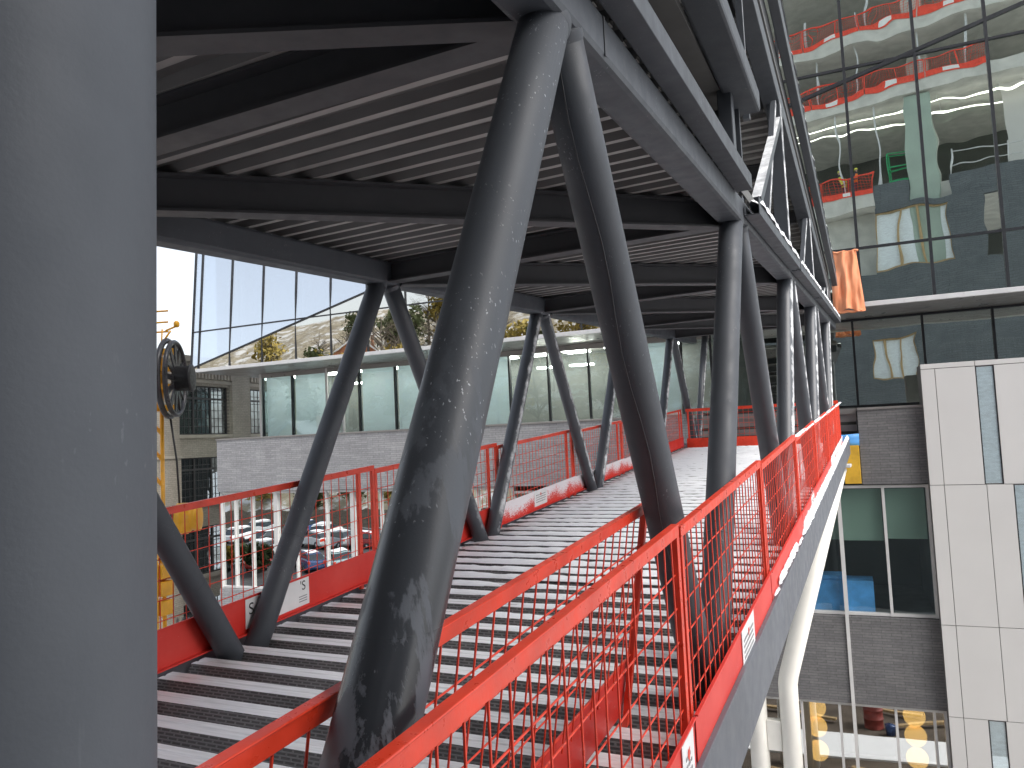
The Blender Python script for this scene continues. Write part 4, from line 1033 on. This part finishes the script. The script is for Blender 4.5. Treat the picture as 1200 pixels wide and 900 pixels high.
m.build('rails', M['bright_steel'], t)
for u in (6.4, 9.0, 11.5):
    m = MB(); m.tube(C(u, -.15, 12.5), C(u, -.15, 13.8), .04, n=8); m.build('post', M['bright_steel'], t)
# green scissor lift
t = thing('scissor_lift', 'green scissor lift parked on the open slab, mirrored in the green glass', 'lift', tuple(C(3.9, -1.2, 12.36)))
m = MB()
for u in (3.4, 4.8):
    for d in (-1.6, -.9): m.beam(C(u, d, 13.0), C(u, d, 14.6), .06, .06, (0, 1, 0))
for z in (13.7, 14.6):
    m.beam(C(3.4, -.9, z), C(4.8, -.9, z), .06, .06); m.beam(C(3.4, -1.6, z), C(4.8, -1.6, z), .06, .06); m.beam(C(3.4, -.9, z), C(3.4, -1.6, z), .06, .06); m.beam(C(4.8, -.9, z), C(4.8, -1.6, z), .06, .06)
cbox(m, 3.35, 4.85, -1.65, -.85, 12.98, 13.08); m.build('cage', M['green'], t)
m = MB(); cbox(m, 3.4, 4.8, -1.6, -.9, 12.56, 12.97); m.build('chassis', M['slate'], t, .02)
for u in (3.6, 4.6):
    for d in (-1.62, -.95): m = MB(); m.lathe(C(u, d, 12.56), CN, [(0, .12), (.02, .2), (.1, .2), (.12, .12)], 16); m.build('wheel', M['rubber'], t)

# ------------------------------------------------------------------ two workers on that slab
def skin_body(name, joints, edges, mat, parent, root=0, levels=2):
    me = bpy.data.meshes.new(name); o0 = ORG[parent.name]
    me.from_pydata([tuple(Vector(j[0]) - o0) for j in joints], edges, [])
    me.materials.append(mat); o = bpy.data.objects.new(name, me); COL.objects.link(o); o.parent = parent
    sk = o.modifiers.new('skin', 'SKIN'); sk.use_smooth_shade = True
    if not me.skin_vertices: me.attributes.new('skin_vertex', 'FLOAT', 'POINT') if False else None
    return o, sk
def person(label, base, face, vest, hat, reach):
    t = thing('person', label, 'person', tuple(base), 'workers on the open slab')
    f = Vector(face).normalized(); sd = Vector((f.y, -f.x, 0)); up = Vector((0, 0, 1)); b0 = Vector(base)
    def P(s_, fw, h): return b0 + sd * s_ + f * fw + up * h
    def limb(name, pts, mat, par=t, n=14): mm = MB(); mm.path(pts, n); return mm.build(name, mat, par)
    # body as one continuous lofted trunk with neck and head, limbs grown from it and fused by overlap in one mesh
    bd = MB()
    bd.path([(P(0, 0, .82), .10), (P(0, 0, .88), .155), (P(0, 0, 1.0), .15), (P(0, 0, 1.15), .145), (P(0, .01, 1.32), .175), (P(0, .01, 1.42), .15), (P(0, .02, 1.47), .075), (P(0, .03, 1.53), .056), (P(0, .045, 1.58), .07), (P(0, .055, 1.64), .092), (P(0, .055, 1.70), .095), (P(0, .05, 1.76), .075), (P(0, .05, 1.79), .03)], 20)
    for s_ in (-1, 1):
        bd.path([(P(.09 * s_, 0, .9), .10), (P(.10 * s_, .01, .7), .085), (P(.11 * s_, .03, .48), .06), (P(.11 * s_, 0, .28), .055), (P(.11 * s_, -.01, .09), .042), (P(.115 * s_, .05, .05), .05), (P(.12 * s_, .16, .04), .04)], 14)
        hnd = P(.2 * s_, .32, 1.05 + reach * (s_ > 0))
        bd.path([(P(.12 * s_, .01, 1.38), .075), (P(.2 * s_, .01, 1.36), .062), (P(.25 * s_, -.02, 1.12), .046), (hnd, .034), (hnd + f * .08, .038), (hnd + f * .12, .03)], 12)
        for q in range(4): bd.path([(hnd + f * .10 + sd * (.027 - .018 * q), .010), (hnd + f * .15 + sd * (.027 - .018 * q) - up * .01, .009), (hnd + f * .18 + sd * (.025 - .017 * q) - up * .035, .007)], 6)
        bd.path([(hnd + f * .04 - sd * s_ * .03, .012), (hnd + f * .09 - sd * s_ * .055, .009)], 6)
    bd.path([(P(0, .14, 1.66), .010), (P(0, .165, 1.645), .014), (P(0, .15, 1.63), .010)], 8)
    bd.build('body', M['jeans'], t)
    hd = MB(); hd.path([(P(0, .05, 1.555), .05), (P(0, .062, 1.60), .078), (P(0, .062, 1.66), .098), (P(0, .06, 1.72), .098)], 18); hd.build('face', M['skin'], t)
    v = MB(); v.path([(P(0, 0, .93), .17), (P(0, 0, 1.12), .165), (P(0, .01, 1.30), .195), (P(0, .01, 1.42), .165), (P(0, .01, 1.455), .09)], 20); v.build('vest', M[vest], t)
    h = MB(); h.path([(P(0, .05, 1.70), .135), (P(0, .05, 1.715), .125), (P(0, .05, 1.76), .115), (P(0, .05, 1.81), .08), (P(0, .05, 1.83), .02)], 18); h.build('hard_hat', M[hat], t)
person('person in orange safety vest and yellow hard hat on open slab, mirrored in glass', C(1.75, -.8, 12.36), CU + CN * .3, 'vest', 'hi_yellow', .1)
person('person in yellow-green vest standing left of the orange vest on the open slab', C(1.0, -1.1, 12.36), CU * -1 + CN * .6, 'hi_yellow', 'hi_yellow', -.1)

# ------------------------------------------------------------------ dirt yard in front of the ground floor
def drum(p, mat, label):
    t = thing('oil_drum', label, 'drum', tuple(p)); c = Vector(p)
    m = MB(); m.lathe(c, (0, 0, 1), [(0, .27), (0, .29), (.02, .30), (.04, .285), (.29, .285), (.30, .30), (.32, .30), (.33, .285), (.58, .285), (.59, .30), (.61, .30), (.62, .285), (.86, .285), (.87, .30), (.89, .30)], 32); m.build('shell', mat, t)
    m = MB(); m.lathe(c + Vector((0, 0, .885)), (0, 0, 1), [(0, .28), (.002, .28)], 32); m.lathe(c + Vector((.15, 0, .887)), (0, 0, 1), [(0, .03), (.02, .03)], 10); m.build('lid', mat, t)
drum(F(-.32, 6.7, GROUND), M['red_drum'], 'rusty dark red oil drum standing on the dirt yard beyond the snowy path')
m = MB(); p = F(-.78, 6.15, GROUND); m.lathe(p, (0, 0, 1), [(0, .13), (.3, .16), (.31, .165), (.32, .15), (.05, .12)], 18)
tag(m.build('bucket', M['car_blue']), 'small dark blue bucket on the dirt next to the red drum', 'bucket')
for i in range(9):
    a = rnd.uniform(-2.2, 3); d = rnd.choice([rnd.uniform(6.8, 9), rnd.uniform(1.2, 2.8)]); an = rnd.uniform(-.5, .5); c = F(a, d, GROUND + .05 + .09 * (i % 2)); dr = (FA * math.cos(an) + FN * math.sin(an)) * rnd.uniform(.6, 1.5)
    m = MB(); m.beam(c - dr, c + dr, .16, .07)
    tag(m.build('timber_plank', M['wood']), 'loose raw timber plank lying on the dirt yard below the bridge', 'plank', 'loose timber planks on the dirt yard')

# ------------------------------------------------------------------ parked cars (mirrored in the lower left window)
def make_car(label, paintm):
    t = thing('parked_car', label, 'car', (0, 0, 0), 'parked cars mirrored in the lower left windows')
    prof = [(-2.15, .35), (-2.2, .62), (-2.05, .95), (-1.75, 1.02), (-.9, 1.06), (2.0, 1.02), (2.16, .92), (2.2, .5), (2.1, .3)]
    body = MB(); W = .88
    def loft(m, prof, w0, w1, ztop, mi=0):
        n = len(prof); vs = []
        for s_ in (-1, 1):
            for x, z in prof: vs.append((x, s_ * (w0 + (w1 - w0) * max(0, (z - .6)) / ztop), z))
        fs = [tuple(range(n)), tuple(range(2 * n - 1, n - 1, -1))] + [(i, i + n, (i + 1) % n + n, (i + 1) % n) for i in range(n)]
        m.add(vs, fs, mi)
    loft(body, prof, W, W - .06, .5)
    b = body.build('body', paintm, t, .07)
    cab = MB(); loft(cab, [(-1.15, 1.05), (-.35, 1.5), (.3, 1.56), (1.45, 1.5), (2.05, 1.04)], .8, .62, 1.0); cab.build('windows', M['car_glass'], t, .04)
    rf = MB(); loft(rf, [(-.4, 1.485), (-.3, 1.54), (.3, 1.595), (1.4, 1.545), (1.5, 1.475)], .67, .63, 1.0); rf.build('roof', paintm, t, .02)
    for sx in (-1.35, 1.3):
        for sy in (-1, 1):
            w = MB(); w.lathe((sx, sy * .72, .33), (0, sy, 0), [(0, .2), (.0, .33), (.17, .33), (.18, .24), (.16, .2)], 20); w_ = w.build('wheel', M['rubber'], t)
            r_ = MB(); r_.lathe((sx, sy * .875, .33), (0, sy, 0), [(0, .2), (.02, .19), (.025, .03)], 14); r_.build('rim', M['bright_steel'], w_)
    for sy in (-1, 1):
        h = MB(); h.box(-2.2, -2.08, sy * .62 - .16, sy * .62 + .16, .66, .82); h.build('headlight', M['bright_steel'], t, .03)
        h = MB(); h.box(2.10, 2.2, sy * .68 - .12, sy * .68 + .12, .72, .95); h.build('tail_light', M['red'], t, .03)
    s_ = MB(); loft(s_, [(-.35, 1.60), (-.3, 1.64), (.3, 1.67), (1.35, 1.63), (1.4, 1.60)], .58, .5, 1.0); s_.build('snow_cap', M['snow'], t, .02)
    return t
cars = [((-48.7, -23.4), 'car_white', 20, 'white car in the back row'), ((-45.9, -23.0), 'car_silver', 25, 'silver car beside the white one in the back row'), ((-42.6, -22.6), 'car_red', 20, 'red car at the right end of the back row'),
        ((-54.9, -24.2), 'car_black', 100, 'black car with snowy roof crosswise in the back row'), ((-60.3, -26.6), 'car_white', 95, 'white van-like car at the left of the back row'), ((-40.6, -10.8), 'car_blue', 40, 'dark blue car with a white roof in the front row'),
        ((-38.4, -11.4), 'car_teal', 40, 'pale teal car at the right of the front row'), ((-45.8, -11.0), 'car_red', 60, 'red car in the front row behind shrubs'), ((-48.6, -10.4), 'car_teal', 70, 'teal car with snow at the left of the front row'),
        ((-51.6, -11.6), 'car_white', 75, 'white car at the far left of the front row'), ((-63.0, -33.0), 'car_silver', 90, 'silver car behind the back row'), ((-51.5, -29.0), 'car_white', 85, 'white car far back near the fence'), ((-56.5, -33.2), 'car_blue', 95, 'blue car far back near the fence'), ((-50.0, -17.2), 'car_silver', 95, 'silver car crossing between the two rows')]
protos = {}
for (x, y), pm, rz, lab in cars:
    lab = lab + ', mirrored in lower left windows'
    if pm not in protos: t = protos[pm] = make_car(lab, M[pm])
    else: t = dup(protos[pm], lab)
    t.location = (x, y, GROUND + .01); t.rotation_euler = (0, 0, R(rz))

# ------------------------------------------------------------------ trees and houses on the hill (mirrored)
def make_tree(kind, label, seed, x, y, z, h, rad, group):
    rr = random.Random(seed)
    t = thing('bare_tree' if kind == 'twig' else 'leafy_tree', label, 'tree', (x, y, z), group)
    m = MB(); b0 = Vector((x, y, z)); tips = []
    m.path([(b0, .028 * h), (b0 + Vector((.1, 0, h * .3)), .02 * h), (b0 + Vector((.15, .1, h * .65)), .012 * h), (b0 + Vector((.1, .1, h * .97)), .003 * h)], 8)
    for i in range(14):
        a = rr.uniform(0, 6.28); s0 = rr.uniform(.28, .8); st = b0 + Vector((.12, .05, h * s0)); ln = rad * rr.uniform(.7, 1.1) * (1.15 - s0 * .6)
        e = st + Vector((math.cos(a) * ln, math.sin(a) * ln, ln * rr.uniform(.5, .9)))
        m.path([(st, .009 * h), (st.lerp(e, .5) + Vector((0, 0, .1 * ln)), .006 * h), (e, .002 * h)], 5)
        tips.append((st, e))
        for j in range(3):
            p = st.lerp(e, rr.uniform(.35, .9)); q = p + Vector((rr.uniform(-1, 1), rr.uniform(-1, 1), rr.uniform(.2, 1))) * ln * .45; m.path([(p, .004 * h), (q, .0015 * h)], 4); tips.append((p, q))
    m.build('trunk', M['bark'], t)
    c = MB(); n = 260 if kind == 'twig' else 900
    for i in range(n):
        p, q = rr.choice(tips); o_ = p.lerp(q, rr.uniform(.3, 1.1)) + Vector((rr.gauss(0, 1), rr.gauss(0, 1), rr.gauss(0, 1))) * rad * (.10 if kind == 'twig' else .13)
        d1 = Vector((rr.gauss(0, 1), rr.gauss(0, 1), rr.gauss(0, 1))).normalized(); d2 = d1.orthogonal().normalized()
        if kind == 'twig': l_, w_ = rr.uniform(.4, 1.0), .02
        else: l_ = rr.uniform(.15, .4); w_ = l_ * .7
        c.add([o_ - d1 * l_ - d2 * w_, o_ + d1 * l_ - d2 * w_ * .4, o_ + d1 * l_ + d2 * w_ * .4, o_ - d1 * l_ + d2 * w_], [(0, 1, 2, 3)])
    c.build('crown', M[{'twig': 'twig', 'yellow': 'leaf_yellow', 'green': 'leaf_green'}[kind]], t, recalc=False)
spec = [('yellow', -66, -56, 9, 3.2), ('twig', -60, -62, 11, 3.4), ('green', -74, -52, 8, 3), ('yellow', -50, -63, 10, 3.4), ('twig', -54, -58, 10, 3), ('yellow', -43, -68, 9, 3.2), ('green', -38, -66, 10, 3.4), ('twig', -70, -64, 12, 3.6), ('yellow', -34, -74, 10, 3.4),
        ('green', -58, -44, 5, 2.2), ('yellow', -50, -43, 5, 2.4), ('green', -64, -43, 6, 2.2), ('yellow', -72, -44, 5, 2.2), ('twig', -46, -72, 12, 3.6), ('green', -47, -44, 6, 2.4), ('yellow', -80, -58, 9, 3), ('twig', -64, -70, 11, 3.4), ('green', -54, -76, 10, 3.6), ('yellow', -60, -80, 11, 3.8), ('green', -44, -8.0, 2.2, 1.3), ('yellow', -47.2, -8.6, 2.0, 1.2)]
for i, (k, x, y, h, r_) in enumerate(spec):
    lab = {'twig': 'bare grey tree', 'yellow': 'small tree with yellowed leaves', 'green': 'dull green leafy tree'}[k] + (' on the snowy hillside mirrored in the left glass' if y < -48 else (' at the foot of the hill behind the car park' if y < -20 else ' as a low shrub before the front cars'))
    make_tree(k, lab, 100 + i, x, y, (hill_z(x, y) - .2) if y < -40 else GROUND, h, r_, {'twig': 'bare trees on the hillside', 'yellow': 'yellowed trees on the hillside', 'green': 'green trees on the hillside'}[k] + ('' if y < -48 else ' foot' if y < -20 else ' shrubs'))
tree_roots = [o for o in bpy.data.objects if o.get('category') == 'tree' and o.location.y < -48]
rt_ = random.Random(21)
for i in range(34):
    src = rt_.choice(tree_roots); x = rt_.uniform(-92, -26); y = rt_.uniform(-52, -84)
    c_ = dup(src); c_.location = (x, y, hill_z(x, y) - .3); c_.rotation_euler = (0, 0, rt_.uniform(0, 6.28)); sc_ = rt_.uniform(.7, 1.15); c_.scale = (sc_, sc_, sc_)
def house(label, x, y, w, d, h, mat, rz):
    z = hill_z(x, y) - 1.0
    t = thing('hill_house', label, 'house', (0, 0, 0)); 
    m = MB(); m.box(-w / 2, w / 2, -d / 2, d / 2, 0, h); m.poly([(-w / 2, -d / 2, h), (w / 2, -d / 2, h), (0, -d / 2, h + w * .32)], (0, d, 0)); m.build('wall', M[mat], t)
    m = MB()
    for s_ in (-1, 1): m.beam((s_ * w * .27, -d / 2 - .3, h + w * .16), (s_ * w * .27, d / 2 + .3, h + w * .16), w * .66, .25, (s_ * .54, 0, .84))
    m.build('roof', M['roof_snow'], t)
    for s_ in (-1, 1):
        for zz in (1.2, 3.8):
            if zz + 1.4 < h: m = MB(); m.box(s_ * w * .25 - .45, s_ * w * .25 + .45, d / 2 + .01, d / 2 + .06, zz, zz + 1.4); m.build('window', M['car_glass'], t)
    m = MB(); m.box(w * .2, w * .2 + .6, -.3, .3, h + .5, h + w * .36 + .6); m.build('chimney', M['house_brick'], t)
    t.location = (x, y, z); t.rotation_euler = (0, 0, R(rz))
house('cream gabled house with a snowy roof on the hillside mirrored in the left glass', -48, -72, 8, 9, 5.6, 'house', 20)
house('orange brick house with a snowy roof on the hillside mirrored in the left glass', -69, -66, 9, 9, 6, 'house_brick', -25)
house('second cream house low on the hillside mirrored at the left end of the glass', -72, -50.5, 7, 8, 5, 'house', 10)
t = thing('timber_fence', 'grey timber board fence between car park and hillside, mirrored in lower left windows', 'fence', (-60, -38.5, GROUND))
m = MB()
for i in range(200): x = -85 + .25 * i; m.box(x, x + .22, -38.55, -38.5, GROUND, GROUND + 2.2 + .05 * math.sin(i * 1.3))
m.build('boards', M['twig'], t)
m = MB(); m.box(-85, -35, -38.62, -38.56, GROUND + 1.7, GROUND + 1.8); m.box(-85, -35, -38.62, -38.56, GROUND + .4, GROUND + .5); m.build('rails', M['twig'], t)

# ------------------------------------------------------------------ light
w = bpy.data.worlds.new('World'); sc.world = w; w.use_nodes = True
nt = w.node_tree; nt.nodes.clear()
sky = nt.nodes.new('ShaderNodeTexSky'); sky.sky_type = 'NISHITA'; sky.sun_disc = False
SUN_EL, SUN_AZ = R(48), R(105)          # azimuth clockwise from +Y
sky.sun_elevation = SUN_EL; sky.sun_rotation = SUN_AZ; sky.dust_density = 3; sky.air_density = 1.0; sky.ozone_density = 1.0
hs_ = nt.nodes.new('ShaderNodeHueSaturation'); hs_.inputs['Saturation'].default_value = .35
bg = nt.nodes.new('ShaderNodeBackground'); bg.inputs['Strength'].default_value = .14
ow = nt.nodes.new('ShaderNodeOutputWorld')
nt.links.new(sky.outputs[0], hs_.inputs['Color']); nt.links.new(hs_.outputs[0], bg.inputs[0]); nt.links.new(bg.outputs[0], ow.inputs[0])
sd = bpy.data.lights.new('Sun', 'SUN'); sd.energy = 1.2; sd.angle = R(40); sd.color = (1, .97, .93)
so = bpy.data.objects.new('Sun', sd); COL.objects.link(so)
dirv = Vector((math.sin(SUN_AZ) * math.cos(SUN_EL), math.cos(SUN_AZ) * math.cos(SUN_EL), math.sin(SUN_EL)))
so.rotation_euler = dirv.to_track_quat('Z', 'Y').to_euler()

# ------------------------------------------------------------------ camera
cd = bpy.data.cameras.new('Camera'); cam = bpy.data.objects.new('Camera', cd); COL.objects.link(cam); sc.camera = cam
fw = Vector((-.42886, .90071, .06922)); rt = Vector((.9006, .43229, -.04532)); up = Vector((.07075, -.0429, .99657))
cam.matrix_world = Matrix(((rt.x, up.x, -fw.x, 0), (rt.y, up.y, -fw.y, 0), (rt.z, up.z, -fw.z, 0), (0, 0, 0, 1)))
cd.sensor_width = 36; cd.lens = 909.73 / 1200 * 36; cd.clip_start = .02; cd.clip_end = 2000

sc.render.engine = 'CYCLES'
sc.view_settings.view_transform = 'Standard'; sc.view_settings.look = 'None'; sc.view_settings.gamma = 1
sc.view_settings.exposure = 1.1
sc.cycles.max_bounces = 8; sc.cycles.glossy_bounces = 4; sc.cycles.transparent_max_bounces = 16
